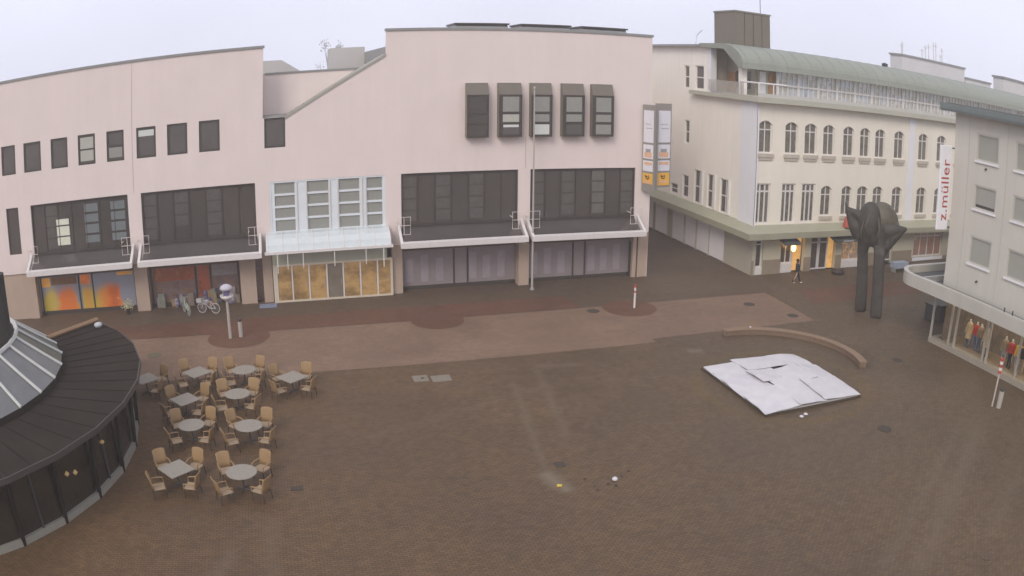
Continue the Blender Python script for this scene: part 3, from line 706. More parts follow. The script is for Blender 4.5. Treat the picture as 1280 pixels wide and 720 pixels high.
# projecting slab, terrace, balustrade
q = MB(sh_); q.box(7.7,62,-2.35,3,13.3,13.72); q.box(7.75,8.25,3,8.8,13.3,13.62); q.build('terrace_slab', mat('grey_green_slab', (.44,.43,.35), .8, .06, 1), C)
q = MB(sh_); q.box(7.72,62,-2.3,-2.24,13.72,14.0); q.build('slab_kerb', mat('pale_grey_kerb', (.52,.51,.46), .7), C)
q = MB(); q.box(8.2,8.75,5.75,6.35,13.62,17.4); q.build('pier', PILASTER, C)
q = MB(); q.box(8.2,8.7,.85,1.35,13.62,16.3); q.build('pier', CREAMGREY, C)
BALM = mat('greyish_balustrade', (.5,.47,.42), .15, .05, 1); BALM.node_tree.nodes['Principled BSDF'].inputs['Alpha'].default_value = .4
LOG = mat('loggia_render', (.42,.385,.31), .85, .05, 1)
q = MB(sh_); q.box(10.2,10.4,1.9,6.3,13.7,17.3); q.box(8.75,10.2,6.3,6.5,13.7,17.4); q.box(10.4,12.2,1.7,1.9,13.7,17.3); q.build('loggia_wall', LOG, C)
q = MB(sh_); q.box(10.12,10.19,4.9,6.2,13.8,15.5); q.build('timber_panel', ORANGEP, C)
q = MB(sh_); q.box(11.45,12.0,1.6,1.69,13.8,15.7); q.build('timber_panel', ORANGEP, C)
q = MB(sh_); q.box(10.12,10.19,2.6,4.7,14.2,15.6); q.build('loggia_window', GLASS2, C)
q = MB(sh_); q.box(10.5,11.1,1.62,1.69,13.72,15.7); q.build('loggia_door', PILASTER, C)
q = MB(); q.tube([(7.9,.6,14.75),(7.9,-2.1,14.75),(10.6,-2.05,14.75)], .07, 8)
for p in [(7.9,.6),(7.9,-2.1),(9.3,-2.07)]: q.tube([(*p,13.72),(*p,14.75)], .06, 8)
q.build('handrail', WHITE, C)
q = MB(); q.box(7.86,7.88,.0,5.6,13.75,14.7); q.build('glass_balustrade', BALM, C)
# long glazed gallery
GALL = display_mat('gallery_glass', [(.28,.31,.37),(.46,.5,.56),(.36,.33,.26),(.55,.57,.62),(.28,.28,.25)], (.5,1,.8), .12, rough=.15, coat=.6)
q = MB(sh_); q.box(12.05,60,1.25,1.28,13.8,15.8); gl = q.build('gallery_glazing', GALL, C)
q = MB(sh_)
x = 12.0; k = 0
while x < 60:
    wd = .11 if k % 4 else .26
    q.box(x-wd/2, x+wd/2, 1.1 if k % 4 == 0 else 1.16, 1.249, 13.72, 15.85)
    x += .56; k += 1
q.build('mullions', WHITE, gl)
q = MB(sh_); q.box(11.9,60,1.05,1.155,14.65,14.8); q.box(11.9,60,1.1,1.24,15.8,15.92); q.box(11.9,60,1.12,1.24,13.73,13.85); q.build('transom', WHITE, gl)
# barrel roof
prof = [(-.05,15.8),(-.02,15.98)]
for k in range(0, 10):
    t = R(90*k/9); prof.append((3.3-3.3*math.cos(t)+.0, 16.0+1.75*math.sin(t)))
prof += [(7.0,17.75),(7.0,17.4),(3.0,17.3),(1.2,16.2),(.6,15.8)]
q = MB(sh_); q.prism(prof, 7.75, 62, lambda p,r,h:(h,p,r)); br_ = q.build('barrel_roof', GREENROOF, C)
q = MB(sh_); x = 8.2
while x < 60:
    q.prism([(p,r+.022) for p,r in prof[1:13]]+[(p,r-.05) for p,r in prof[12:0:-1]], x, x+.06, lambda p,r,h:(h,p,r)); x += 1.35
q.build('roof_seams', mat('patina_green_seam', (.24,.28,.235), .55), br_)
q = MB(); q.box(7.75,20,6.9,34,17.45,17.65); q.box(20,62,7,34,17.3,17.5); q.build('flat_roof', COPING, C)
# stair tower on the roof
q = MB(); q.box(10.84,14.5,6.05,9.7,17.5,20.85); tw = q.build('roof_tower', CHIMNEY, C)
q = MB(); q.box(10.76,14.58,5.97,9.78,20.85,20.98); q.build('tower_coping', mat('tower_coping_grey', (.22,.21,.17), .6), tw)
q = MB(); 
for u in (11.75,12.68,13.6): q.box(u,u+.03,6.02,6.049,17.6,20.84)
q.build('panel_joints', DARKFRAME, tw)
q = MB(); q.tube([(14.1,7,20.98),(14.1,7,23.6)], .03, 6); q.tube([(13.2,7,22.9),(15.0,7,22.9)], .02, 6); q.build('aerial', DARKMETAL, tw)
q = MB(); q.tube([(8.4,8.8,17.6),(8.5,8.7,18.5),(8.9,8.5,19.0)], .025, 6); q.build('aerial', DARKMETAL, C)
q = MB(sh_); q.lathe(27.0,3.2,[(.3,17.75),(.35,18.0),(.1,18.1)],10); q.build('roof_vent', DARKMETAL, C)

# far roof blocks in the haze
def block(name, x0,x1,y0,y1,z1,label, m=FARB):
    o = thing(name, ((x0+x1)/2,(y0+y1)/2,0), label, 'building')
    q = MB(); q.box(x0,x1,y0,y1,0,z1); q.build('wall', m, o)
    q = MB(); q.box(x0-.2,x1+.2,y0-.2,y1+.2,z1,z1+.3); q.build('roof_edge', COPING, o)
    return o
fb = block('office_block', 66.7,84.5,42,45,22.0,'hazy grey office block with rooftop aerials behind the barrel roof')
q = MB(); rnd = random.Random(5)
for k in range(9):
    x = 68.5+rnd.random()*12; h = 1.2+rnd.random()*2.4; q.tube([(x,44,22.2),(x,44,22.3+h)], .09, 5); q.tube([(x-.5,44,22.3+h*.8),(x+.5,44,22.3+h*.8)], .06, 5)
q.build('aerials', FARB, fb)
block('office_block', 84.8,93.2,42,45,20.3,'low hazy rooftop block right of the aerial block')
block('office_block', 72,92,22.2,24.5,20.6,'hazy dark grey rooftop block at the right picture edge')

# foggy tree behind the store
def tree(x, y, h, r, label, seed):
    o = thing('tree', (x,y,0), label, 'tree'); rnd = random.Random(seed)
    q = MB(); q.tube([(x,y,0),(x+.1,y,h*.4),(x,y+.1,h*.8)], [.35,.25,.12], 8)
    ends = []
    for k in range(16):
        a = rnd.random()*6.28; z0 = h*(.35+.4*rnd.random()); e = (x+math.cos(a)*r*(.5+.5*rnd.random()), y+math.sin(a)*r*.8, min(h, z0+h*.25*(.5+rnd.random())))
        q.tube([(x,y,z0),(x+(e[0]-x)*.5,y+(e[1]-y)*.5,z0+(e[2]-z0)*.6),e], [.12,.07,.03], 5); ends.append(e)
    q.build('trunk', mat('fog_paled_bark', (.3,.29,.28), .9, .2, 5), o)  # bark lightened so its colour imitates fog in front of the tree
    q = MB()
    for k in range(420):
        e = ends[rnd.randrange(len(ends))]; s = .09+.12*rnd.random()
        c = Vector((e[0]+rnd.gauss(0,r*.2), e[1]+rnd.gauss(0,r*.2), e[2]+rnd.gauss(0,r*.2)))
        u = Vector((rnd.gauss(0,1),rnd.gauss(0,1),rnd.gauss(0,1))).normalized(); v = u.orthogonal().normalized()
        q.add([c+u*s, c+v*s, c-u*s, c-v*s], [(0,1,2,3)])
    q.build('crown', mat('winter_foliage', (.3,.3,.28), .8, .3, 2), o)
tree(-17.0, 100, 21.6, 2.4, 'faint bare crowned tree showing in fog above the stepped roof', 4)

# ------------------------------------------------------------------ RIGHT BUILDING
RX = 11.8; PR = Plane('x', RX)
Rb = thing('corner_building', (RX,-19.65,0), 'off white corner building with rolled shutters and a rounded canopy over its shop', 'building')
w = MB()
wins = []
for (u0,u1) in [(-23.62,-21.66),(-27.0,-25.08),(-30.4,-28.5)]:
    for (z0,z1) in [(11.98,13.62),(9.1,10.54),(5.8,7.46)]: wins.append((u0,u1,z0,z1))
wall_holes(w, PR, -42, -19.65, 3.9, 14.6, wins, .18)
w.box(11.801, 34, -19.66, -19.64, 3.9, 14.6); w.box(33.9,34,-42,-19.7,0,14.6)
w.build('wall', RWALL, Rb)
for i, h in enumerate(wins):
    f = MB(); a,b,c,d = h
    for (p,q_,r,s_) in [(a,a+.1,c,d),(b-.1,b,c,d),(a+.1,b-.1,d-.1,d),(a+.1,b-.1,c,c+.1)]: PR.box(f,p,q_,.03,.17,r,s_)
    fo = f.build('window', RFRAME, Rb)
    low = c+.1 if i not in (1,) else c+.28
    q = MB(); PR.box(q,a+.1,b-.1,.1,.15,low,d-.1); q.build('roller_shutter', RBLIND, fo)
    q = MB(); z = low+.1
    while z < d-.15: PR.box(q,a+.1,b-.1,.093,.0995,z,z+.012); z += .12
    q.build('shutter_slat_lines', mat('shutter_line_grey', (.33,.33,.30), .7), fo)
    if i == 1:
        q = MB(); PR.box(q,a+.1,b-.1,.13,.15,c+.1,low); q.build('pane', GLASS, fo)
    q = MB(); PR.box(q,a-.08,b+.08,-.1,.02,c-.12,c-.002); q.build('window_sill', PILASTER, fo)
for u in (-20.95,-24.35,-27.75,-31.2):   # vertical joints between cladding bays
    q = MB(); PR.box(q,u-.02,u+.02,-.015,-.001,4.0,14.5); q.build('joint', RFRAME, Rb)
for (u,z) in [(-22.6,11.6),(-22.7,4.9),(-29,4.95)]:
    q = MB(); q.tube([(RX,u,z),(RX-.12,u,z-.04)], .07, 8); q.build('vent', DARKMETAL, Rb)
q = MB(); q.box(11.0,34.5,-42,-18.9,14.6,14.72); ev = q.build('eave', EAVE, Rb)
q = MB(); q.prism([(-42,14.72),(-18.9,14.72),(-18.9,15.1),(-42,15.1)], 10.95, 34.5, lambda p,r,h:(h,p,r)); q.build('fascia', EAVE, ev)
q = MB(); q.box(11.3,34,-41.9,-19.2,15.1,15.14); q.build('roof', GRAVEL, ev)
# canopy tray with rounded corner
def rounded(x0, x1, y0, y1, r, n=12):
    """corner at (x0,y1) rounded"""
    pts = [(x0, y0)]
    for k in range(n+1):
        t = R(180-90*k/n); pts.append((x0+r+r*math.cos(t), y1-r+r*math.sin(t)))
    pts += [(x1, y1), (x1, y0)]
    return pts
outer = rounded(10.25, 30, -42, -15.9, 2.1); inner = rounded(10.55, 30, -42, -16.2, 1.85)
CANW = mat('cream_canopy_fascia', (.50,.48,.42), .55, .06, 1, streak=.08)
q = MB(); q.prism(outer, 3.42, 3.62, lambda a,b,h:(a,b,h)); 
n = len(outer)
for i in range(n-2):
    a0, a1, b0, b1 = outer[i], outer[i+1], inner[i], inner[i+1]
    q.add([(*a0,3.62),(*a1,3.62),(*b1,3.62),(*b0,3.62),(*a0,4.2),(*a1,4.2),(*b1,4.2),(*b0,4.2)],[(0,1,5,4),(2,3,7,6),(4,5,6,7)])
can = q.build('canopy', CANW, Rb)
q = MB(); q.prism([(x+.01,y-.01) if i not in (0,) else (x+.01,y) for i,(x,y) in enumerate(inner)], 3.622, 3.72, lambda a,b,h:(a,b,h)); q.build('gravel_bed', GRAVEL, can)
q = MB()
lp = [(11.1,-42),(11.1,-18.3),(30,-18.3)]
q.box(11.0,11.2,-42,-18.2,3.72,4.05); q.box(11.2,30,-18.4,-18.2,3.72,4.05); q.build('upstand', mat('grey_upstand', (.33,.33,.31), .6), can)
q = MB(); q.box(11.201,11.6,-42,-18.45,3.72,3.95); q.build('cable_tray', mat('dark_tray', (.12,.13,.125), .6), can)
for u in (-26.4,-27.1,-30):
    q = MB(); q.tube([(10.5,u,4.2),(10.5,u,4.45)], .05, 6); q.build('fixing', DARKMETAL, can)
# shop beneath: sill, posts, glass, display room
q = MB(); q.box(11.75,12.3,-42,-19.0,0,.32); q.box(12.3,20,-19.3,-19.0,0,.32); q.build('shop_sill', mat('beige_stone_sill', (.34,.30,.24), .7, .1, 2), Rb)
POSTM = mat('brushed_post', (.42,.40,.35), .4)
for (x,y) in [(11.83,-19.1),(12.0,-20.75),(12.0,-21.3),(12.0,-24.1),(12.0,-24.45),(12.0,-27.2),(12.0,-30.2),(12.0,-33)]:
    q = MB(); q.box(x-.06,x+.06,y-.07,y+.07,.32,3.42); q.build('shop_post', POSTM, Rb)
q = MB(); q.box(13.9,14.0,-42,-19.6,.0,3.42); q.box(12.1,14,-20.0,-19.95,0,3.42); q.build('display_backwall', display_mat('glowing_back_wall', [(.06,.05,.04),(.16,.12,.085),(.10,.075,.05),(.26,.19,.11)], (.8,1.2,.8), .3), Rb)  # back wall given a glow of its own to brighten the shop interior
q = MB(); q.box(12.3,13.9,-42,-19.6,.0,.35); q.build('display_floor', mat('display_floor_wood', (.30,.23,.15), .6), Rb)
gm = bpy.data.materials.new('clear_shop_glass'); gm.use_nodes = True
b_ = gm.node_tree.nodes['Principled BSDF']; b_.inputs['Transmission Weight'].default_value = 1; b_.inputs['Roughness'].default_value = .0; b_.inputs['IOR'].default_value = 1.08; b_.inputs['Base Color'].default_value = (.85,.86,.84,1)
q = MB(); q.add([(11.98,-42,.32),(11.98,-19.2,.32),(11.98,-19.2,3.42),(11.98,-42,3.42)],[(0,1,2,3)]); q.build('shop_glass', gm, Rb)
for y in (-21.7,-23.2,-25.2,-26.6,-28.3,-29.8):
    q = MB(); q.lathe(12.6,y,[(.05,3.1),(.16,3.16),(.16,3.34),(.03,3.4)],10); q.build('spotlight', mat('shop_spotlight', (1,.75,.4), .5, 0, emis=24, emcol=(1,.80,.55)), Rb)

# banner
bn = thing('banner_sign', (11.2,-19.4,7.2), 'tall white banner with red z müller lettering on the corner building', 'sign')
q = MB(); q.box(10.62,11.75,-19.46,-19.34,7.3,12.5); bo_ = q.build('banner_face', SIGNWB, bn); bevel(bo_, .04, 2)
for z in (7.45,12.35):
    q = MB(); q.box(11.75,12.2,-19.43,-19.37,z-.04,z+.04); q.build('bracket', DARKMETAL, bn)
fc = bpy.data.curves.new('lettering', 'FONT'); fc.body = 'z.m\u00fcller'; fc.size = 1.1; fc.extrude = .006; fc.align_x = 'CENTER'; fc.align_y = 'CENTER'; fc.space_character = 1.06
fc.materials.append(RED)
fo_ = bpy.data.objects.new('lettering', fc); col.objects.link(fo_); fo_.parent = bn
fo_.location = (11.2-11.2, -.075, 9.75-7.2); fo_.rotation_euler = Matrix(((0,-1,0),(0,0,-1),(1,0,0))).to_euler()
bpy.context.view_layer.update(); dg = bpy.context.evaluated_depsgraph_get(); lm = bpy.data.meshes.new_from_object(fo_.evaluated_get(dg))
LET = bpy.data.objects.new('lettering', lm); col.objects.link(LET); LET.parent = bn; LET.location = fo_.location; LET.rotation_euler = fo_.rotation_euler
bpy.data.objects.remove(fo_); lm.materials.clear(); lm.materials.append(RED)

# ------------------------------------------------------------------ figures
def figure(name, joints, edges, radii, matfn, mats, parent=None, root=0):
    me = bpy.data.meshes.new(name); me.from_pydata(joints, edges, [])
    o = bpy.data.objects.new(name, me); col.objects.link(o)
    sk = o.modifiers.new('s', 'SKIN'); sk.use_smooth_shade = True
    sv = me.skin_vertices[0].data
    for i, r in enumerate(radii): sv[i].radius = r if isinstance(r, tuple) else (r, r)
    for v in sv: v.use_root = False
    sv[root].use_root = True
    o.modifiers.new('u', 'SUBSURF').levels = 2; o.modifiers['u'].render_levels = 2
    dg = bpy.context.evaluated_depsgraph_get(); me2 = bpy.data.meshes.new_from_object(o.evaluated_get(dg))
    bpy.data.objects.remove(o)
    o = bpy.data.objects.new(name, me2); col.objects.link(o)
    me2.materials.clear()
    for m in mats: me2.materials.append(m)
    for p in me2.polygons: p.material_index = matfn(p.center); p.use_smooth = True
    if parent: o.parent = parent
    return o
def human(name, mats, legs=0.25, arms=.1):
    """1.72 m, facing -y. mats: shoes, trousers, top, skin"""
    s = legs
    J = [(0,0,.95),(0,.0,1.1),(0,0,1.28),(0,.01,1.43),(0,0,1.52),(0,-.01,1.6),(0,-.01,1.68),
         (.09,0,.9),(.11,-s*.5,.5),(.11,-s*.85,.09),(.11,-s*.85-.16,.04),
         (-.09,0,.9),(-.11,s*.35,.5),(-.11,s*.95,.13),(-.11,s*.95-.15,.05),
         (.17,.01,1.4),(.24,.04,1.14),(.24,-.04-arms,.92),(.24,-.07-arms,.84),
         (-.17,.01,1.4),(-.24,.02,1.14),(-.24,-.1+arms,.92),(-.24,-.13+arms,.84)]
    E_ = [(0,1),(1,2),(2,3),(3,4),(4,5),(5,6),(0,7),(7,8),(8,9),(9,10),(0,11),(11,12),(12,13),(13,14),(3,15),(15,16),(16,17),(17,18),(3,19),(19,20),(20,21),(21,22)]
    Rr = [(.17,.13),(.17,.14),(.19,.15),(.14,.11),(.055,.055),(.085,.095),(.07,.08),.11,.085,.06,.05,.11,.085,.06,.05,.08,.065,.05,.035,.08,.065,.05,.035]
    def mf(c):
        if c.z < .1: return 0
        if abs(c.x) > .17 and c.z < .87: return 3
        if c.z < .9 and abs(c.x) <= .2: return 1
        if c.z < 1.49: return 2
        return 3
    return figure(name, J, E_, Rr, mf, mats)
p = human('person', [SHOE, TROUSER, JACKET, SKIN], .28, .12)
p.scale = (1.25,1.25,1.05); p.location = (10.75,-4.45,0); p.rotation_euler = (0,0,R(60))
tag(p, 'person in black jacket and trousers with white shoes walking past the lit doorway', 'person')
q = MB(); q.lathe(0,.015,[(.05,1.56),(.1,1.6),(.107,1.68),(.09,1.75),(.04,1.79)],14); h_ = q.build('hair', HAIR); h_.parent = p
q = MB(); q.lathe(0,.0,[(.085,1.44),(.10,1.5),(.085,1.55)],12); h_ = q.build('hood', JACKET); h_.parent = p
q = MB(); q.box(-.015,.015,-.115,-.09,1.62,1.66); h_ = q.build('nose', SKIN); h_.parent = p

# mannequins in the right shop
mt = {k: mat('cloth_'+k, c, .8, .15, 8) for k, c in {'cream':(.62,.45,.24),'red':(.55,.05,.03),'jeans':(.12,.15,.22),'black':(.03,.03,.03),'yellow':(.75,.5,.06),'tan':(.35,.25,.15),'grey':(.28,.28,.28),'white':(.6,.58,.55)}.items()}
specs = [(-21.75,'jeans','cream','mannequin in long cream coat nearest the shop corner'),(-22.35,'jeans','red','mannequin in bright red top beside the cream coat'),
         (-22.8,'jeans','tan','mannequin in tan jumper and blue jeans in the shop window'),(-23.55,'black','cream','mannequin in cream waistcoat just left of the middle shop post'),
         (-25.3,'grey','tan','mannequin in tan jacket right of the middle shop post'),(-25.9,'black','red','mannequin in dark red top behind the striped post'),
         (-26.5,'grey','yellow','mannequin in yellow top under the warm spotlight'),(-27.0,'tan','black','mannequin in black top and tan trousers in the shop window'),(-28.6,'black','tan','mannequin in tan jacket and black trousers at the picture edge')]
for (y, tr, tp, lb) in specs:
    m_ = human('mannequin', [mt[tr], mt[tr], mt[tp], mt['white']], .05, .0)
    m_.location = (12.75+.3*random.random(), y, .35); m_.rotation_euler = (0,0,R(-80+random.random()*20)); m_.scale = (1,1,1.08)
    tag(m_, lb, 'mannequin', 'mannequins in the corner shop')
    if tp == 'cream':
        q = MB(); q.lathe(0,0,[(.25,.55),(.22,.8),(.19,1.05),(.2,1.3),(.12,1.45)],14); c_ = q.build('coat', mt['cream']); c_.parent = m_; c_.scale = (1,.75,1)

# ------------------------------------------------------------------ PAVILION on the left
PC = (-44.2,-21.1)
Pv = thing('round_pavilion', (*PC,0), 'round dark glazed cafe pavilion with flat roof and conical skylight at left', 'pavilion')
def pt(r, deg, z): return (PC[0]+r*math.cos(R(deg)), PC[1]+r*math.sin(R(deg)), z)
angs = [-108+12*k for k in range(14)]   # up to 48
q = MB()
ri = 5.5
for k in range(len(angs)-1):
    a0, a1 = angs[k], angs[k+1]
    q.add([pt(ri,a0,3.22),pt(ri,a1,3.22),pt(11.75,a1,3.12),pt(11.75,a0,3.12),pt(ri,a0,3.0),pt(ri,a1,3.0),pt(11.75,a1,2.92),pt(11.75,a0,2.92)],
          [(0,1,2,3),(4,7,6,5),(3,2,6,7),(0,4,5,1)]+([(0,3,7,4)] if k == 0 else [])+([(1,5,6,2)] if k == len(angs)-2 else []))
rfo = q.build('roof', PAVROOF, Pv)
q = MB()
for d in range(-108, 48, 6):
    a = pt(7.8, d, 3.205); b = pt(11.7, d, 3.135)
    q.tube([a, b], .014, 4)
q.build('roof_seams', mat('dark_seam', (.02,.016,.013), .8, spec=.1), rfo)
q = MB()
for k in range(len(angs)-1):
    a0, a1 = angs[k], angs[k+1]
    q.add([pt(11.76,a0,2.9),pt(11.76,a1,2.9),pt(11.76,a1,3.14),pt(11.76,a0,3.14),pt(11.82,a0,2.9),pt(11.82,a1,2.9),pt(11.82,a1,3.14),pt(11.82,a0,3.14)],[(0,1,2,3),(4,5,6,7),(3,2,6,7),(0,1,5,4)])
q.build('roof_edge', mat('dark_edge', (.06,.05,.045), .5), rfo)
q = MB(); q.tube([pt(8.1,47.5,3.3), pt(11.7,47.5,3.3)], .13, 6); q.tube([pt(8.1,49,3.2), pt(11.7,49,3.2)], .07, 6); q.build('timber_beam', WOOD, rfo)
q = MB(); q.lathe(*pt(11.3,44,0)[:2],[(.05,3.1),(.2,3.14),(.26,3.24),(.2,3.34),(.06,3.38)],14); q.build('dome_lamp', mat('grey_dome', (.45,.45,.45), .5), rfo, True)
PAVR = 11.0
for k in range(len(angs)-1):
    a0, a1 = angs[k], angs[k+1]
    q = MB(); q.add([pt(PAVR,a0+.4,.3),pt(PAVR,a1-.4,.3),pt(PAVR,a1-.4,2.95),pt(PAVR,a0+.4,2.95)],[(0,1,2,3)])
    g_ = q.build('glass_wall', PAVGLASS, Pv)
    q = MB(); 
    q.add([pt(PAVR-.1,a0,0),pt(PAVR-.1,a1,0),pt(PAVR+.16,a1,0),pt(PAVR+.16,a0,0),pt(PAVR-.1,a0,.28),pt(PAVR-.1,a1,.28),pt(PAVR+.16,a1,.28),pt(PAVR+.16,a0,.28)],[(0,3,2,1),(4,5,6,7),(3,7,6,2),(0,1,5,4)])
    q.build('sill', PAVSILL, g_)
    for am in ((a0+a1)/2,):
        if k % 2: 
            q = MB(); q.tube([pt(PAVR+.02,am,.28),pt(PAVR+.02,am,2.95)], .05, 6); q.build('mullion', DARKMETAL, g_)
    q = MB(); q.tube([pt(PAVR+.1,a0,0),pt(PAVR+.35,a0,2.95)], .10, 6); q.build('post', mat('dark_post', (.016,.013,.01), .7, spec=.2), Pv)
    if a0 in (-60,-36,-24):      # lamps burning inside, set just within the glass
        for dd, zz in ((4,1.75),(6.5,1.6)) if a0 != -24 else ((6,1.9),):
            q = MB(); q.lathe(*pt(PAVR+.03,a0+dd,0)[:2],[(.01,zz-.12),(.11,zz),(.01,zz+.13)],10); q.build('lamp', mat('dim_lamp', (.45,.30,.13), .8, 0, emis=.12, emcol=(1,.65,.3)), g_)
q = MB(); q.add([pt(5.5,48,0),pt(11,48,0),pt(11,48,2.95),pt(5.5,48,2.95)],[(0,1,2,3)]); q.build('end_wall', DARKROOM, Pv)
# skylight cone
sa = [-111+12*k for k in range(15)]
for k in range(len(sa)-1):
    a0, a1 = sa[k], sa[k+1]
    q = MB(); q.add([pt(7.8,a0,3.5),pt(7.8,a1,3.5),pt(5.6,a1,5.0),pt(5.6,a0,5.0),pt(7.75,a0,3.42),pt(7.75,a1,3.42),pt(5.6,a1,4.92),pt(5.6,a0,4.92)],[(0,1,2,3),(4,5,6,7),(0,1,5,4)])
    s_ = q.build('skylight_pane', SKYGLASS if a0 < 8 else SKYGLASS2, Pv)
    q = MB(); q.tube([pt(7.84,a0,3.53),pt(5.55,a0,5.08)], .075, 6); q.build('rib', RIB, s_)
    q = MB(); q.add([pt(7.8,a0,3.2),pt(7.8,a1,3.2),pt(7.8,a1,3.5),pt(7.8,a0,3.5)],[(0,1,2,3)]); q.build('kerb', PAVROOF, s_)
    q = MB(); q.tube([pt(5.58,a0,5.05),pt(5.58,a1,5.05)], .12, 6); q.build('ridge_rail', RIB, s_)
    q = MB(); q.add([pt(5.5,a0,3.2),pt(5.5,a1,3.2),pt(5.5,a1,5.1),pt(5.5,a0,5.1)],[(0,1,2,3)]); q.build('kerb', DARKROOM, s_)
q = MB(); q.cyl(-39.2,-20.6,3.1,8.0,.5,.5,16); q.build('flue', DARKROOM, Pv)
q = MB(); q.lathe(*PC,[(4.3,3.2),(4.3,5.2),(4.1,5.3),(0.1,5.4)],30); q.build('inner_roof', DARKROOM, Pv)

# ------------------------------------------------------------------ fountain under white sheets
Ft = thing('covered_fountain', (-2.1,-21.2,0), 'low square fountain covered with crumpled white sheets in the square', 'fountain')
q = MB(); q.box(-5.16,.96,-24.44,-17.96,0,.10); q.build('basin', mat('dark_brown_stone', (.06,.042,.022), .8), Ft)
def sheetpiece(x0,x1,y0,y1,corner,seed):
    """stiff white sheet with straight edges: corner heights z at (x0,y0),(x1,y0),(x1,y1),(x0,y1)"""
    rnd = random.Random(seed); n = 16; vs = []; fs = []
    folds = [(rnd.uniform(-1,1), rnd.uniform(-1,1), rnd.uniform(-.4,.4), rnd.uniform(.015,.04)) for _ in range(4)]
    jx = [rnd.uniform(-.05,.05) for _ in range(4)]
    for j in range(n+1):
        for i in range(n+1):
            u = i/n; v = j/n
            x = x0+(x1-x0)*u+jx[0]*(1-v)+jx[1]*v; y = y0+(y1-y0)*v+jx[2]*(1-u)+jx[3]*u
            z = corner[0]*(1-u)*(1-v)+corner[1]*u*(1-v)+corner[2]*u*v+corner[3]*(1-u)*v
            for (a_, b_, c_, h_) in folds:
                t = (a_*(u-.5)+b_*(v-.5)+c_*.5)*4; z += h_*max(0, 1-abs(t))
            z += .008*math.sin(5*x+seed)*math.sin(6*y)
            vs.append((x, y, z))
    m = (n+1)**2
    vs += [(a,b_,c-.03) for a,b_,c in vs]
    for j in range(n):
        for i in range(n):
            k = j*(n+1)+i; fs.append((k,k+1,k+n+2,k+n+1)); fs.append((m+k,m+k+n+1,m+k+n+2,m+k+1))
    for i in range(n):
        for (p_, q_) in ((i,i+1),(n*(n+1)+i,n*(n+1)+i+1),(i*(n+1),(i+1)*(n+1)),(i*(n+1)+n,(i+1)*(n+1)+n)): fs.append((p_,q_,m+q_,m+p_))
    q = MB(); q.add(vs, fs); return q.build('sheet', SHEET, Ft, False)
E_ = .155
pieces = [(-5.15,-3.15,-20.3,-18.15,(E_,.34,.27,E_)),(-3.4,-.9,-19.9,-17.95,(.46,.42,.25,.26)),(-1.1,.9,-20.2,-18.0,(.34,.24,E_,.29)),
          (-5.2,-3.3,-22.5,-20.1,(E_,.46,.30,.24)),(-3.5,-1.9,-21.6,-19.75,(.52,.33,.40,.37)),(-2.1,-.3,-22.1,-20.0,(.37,.52,.42,.31)),(-.5,.98,-22.4,-20.1,(.42,.22,.24,.50)),
          (-5.15,-2.9,-24.45,-22.3,(E_,.26,.50,.26)),(-3.1,-1.3,-24.45,-21.5,(.30,.22,.48,.43)),(-1.5,.95,-24.4,-22.0,(.27,E_,.30,.52))]
for k, pz in enumerate(pieces): sheetpiece(*pz, k+1)
q = MB(); q.box(-5.08,.86,-24.34,-18.06,.10,.185); q.build('under_sheet', mat('grey_white_under_sheet', (.42,.40,.39), .7), Ft)
for (x,y) in [(-3.45,-25.1),(-3.1,-24.95)]:
    q = MB(); q.lathe(x,y,[(.08,0),(.12,.03),(.09,.07),(.03,.08)],8); o_ = q.build('white_stone', SHEET)
    tag(o_, 'small white stone on paving in front of the covered fountain, %s' % ('left one' if x < -3.3 else 'right one'), 'stone', 'stones by the fountain')
# seat wall arc
q = MB(); n = 46; vs = []; fs = []
for i in range(n+1):
    t = R(93-(93+25)*i/n)
    for (r, z) in ((5.1,0),(5.5,0),(5.5,.27),(5.1,.27)): vs.append((-.85+r*math.cos(t), -18.75+r*math.sin(t), z))
for i in range(n):
    for k in range(4): fs.append((4*i+k, 4*i+(k+1) % 4, 4*i+4+(k+1) % 4, 4*i+4+k))
fs += [(0,1,2,3),(4*n,4*n+3,4*n+2,4*n+1)]
q.add(vs, fs); swl = q.build('seat_wall', BRICKR)
tag(swl, 'low curved brown brick seat wall arching behind the white covered fountain', 'low wall')
q = MB(); vs = []; fs = []
for i in range(n+1):
    t = R(93.3-(93.6+25)*i/n)
    for (r, z) in ((5.05,.272),(5.55,.272),(5.55,.34),(5.05,.34)): vs.append((-.85+r*math.cos(t), -18.75+r*math.sin(t), z))
for i in range(n):
    for k in range(4): fs.append((4*i+k, 4*i+(k+1) % 4, 4*i+4+(k+1) % 4, 4*i+4+k))
fs += [(0,1,2,3),(4*n,4*n+3,4*n+2,4*n+1)]
q.add(vs, fs); q.build('wall_coping', mat('pinkish_brown_coping', (.23,.15,.095), .75, .15, 5), swl)

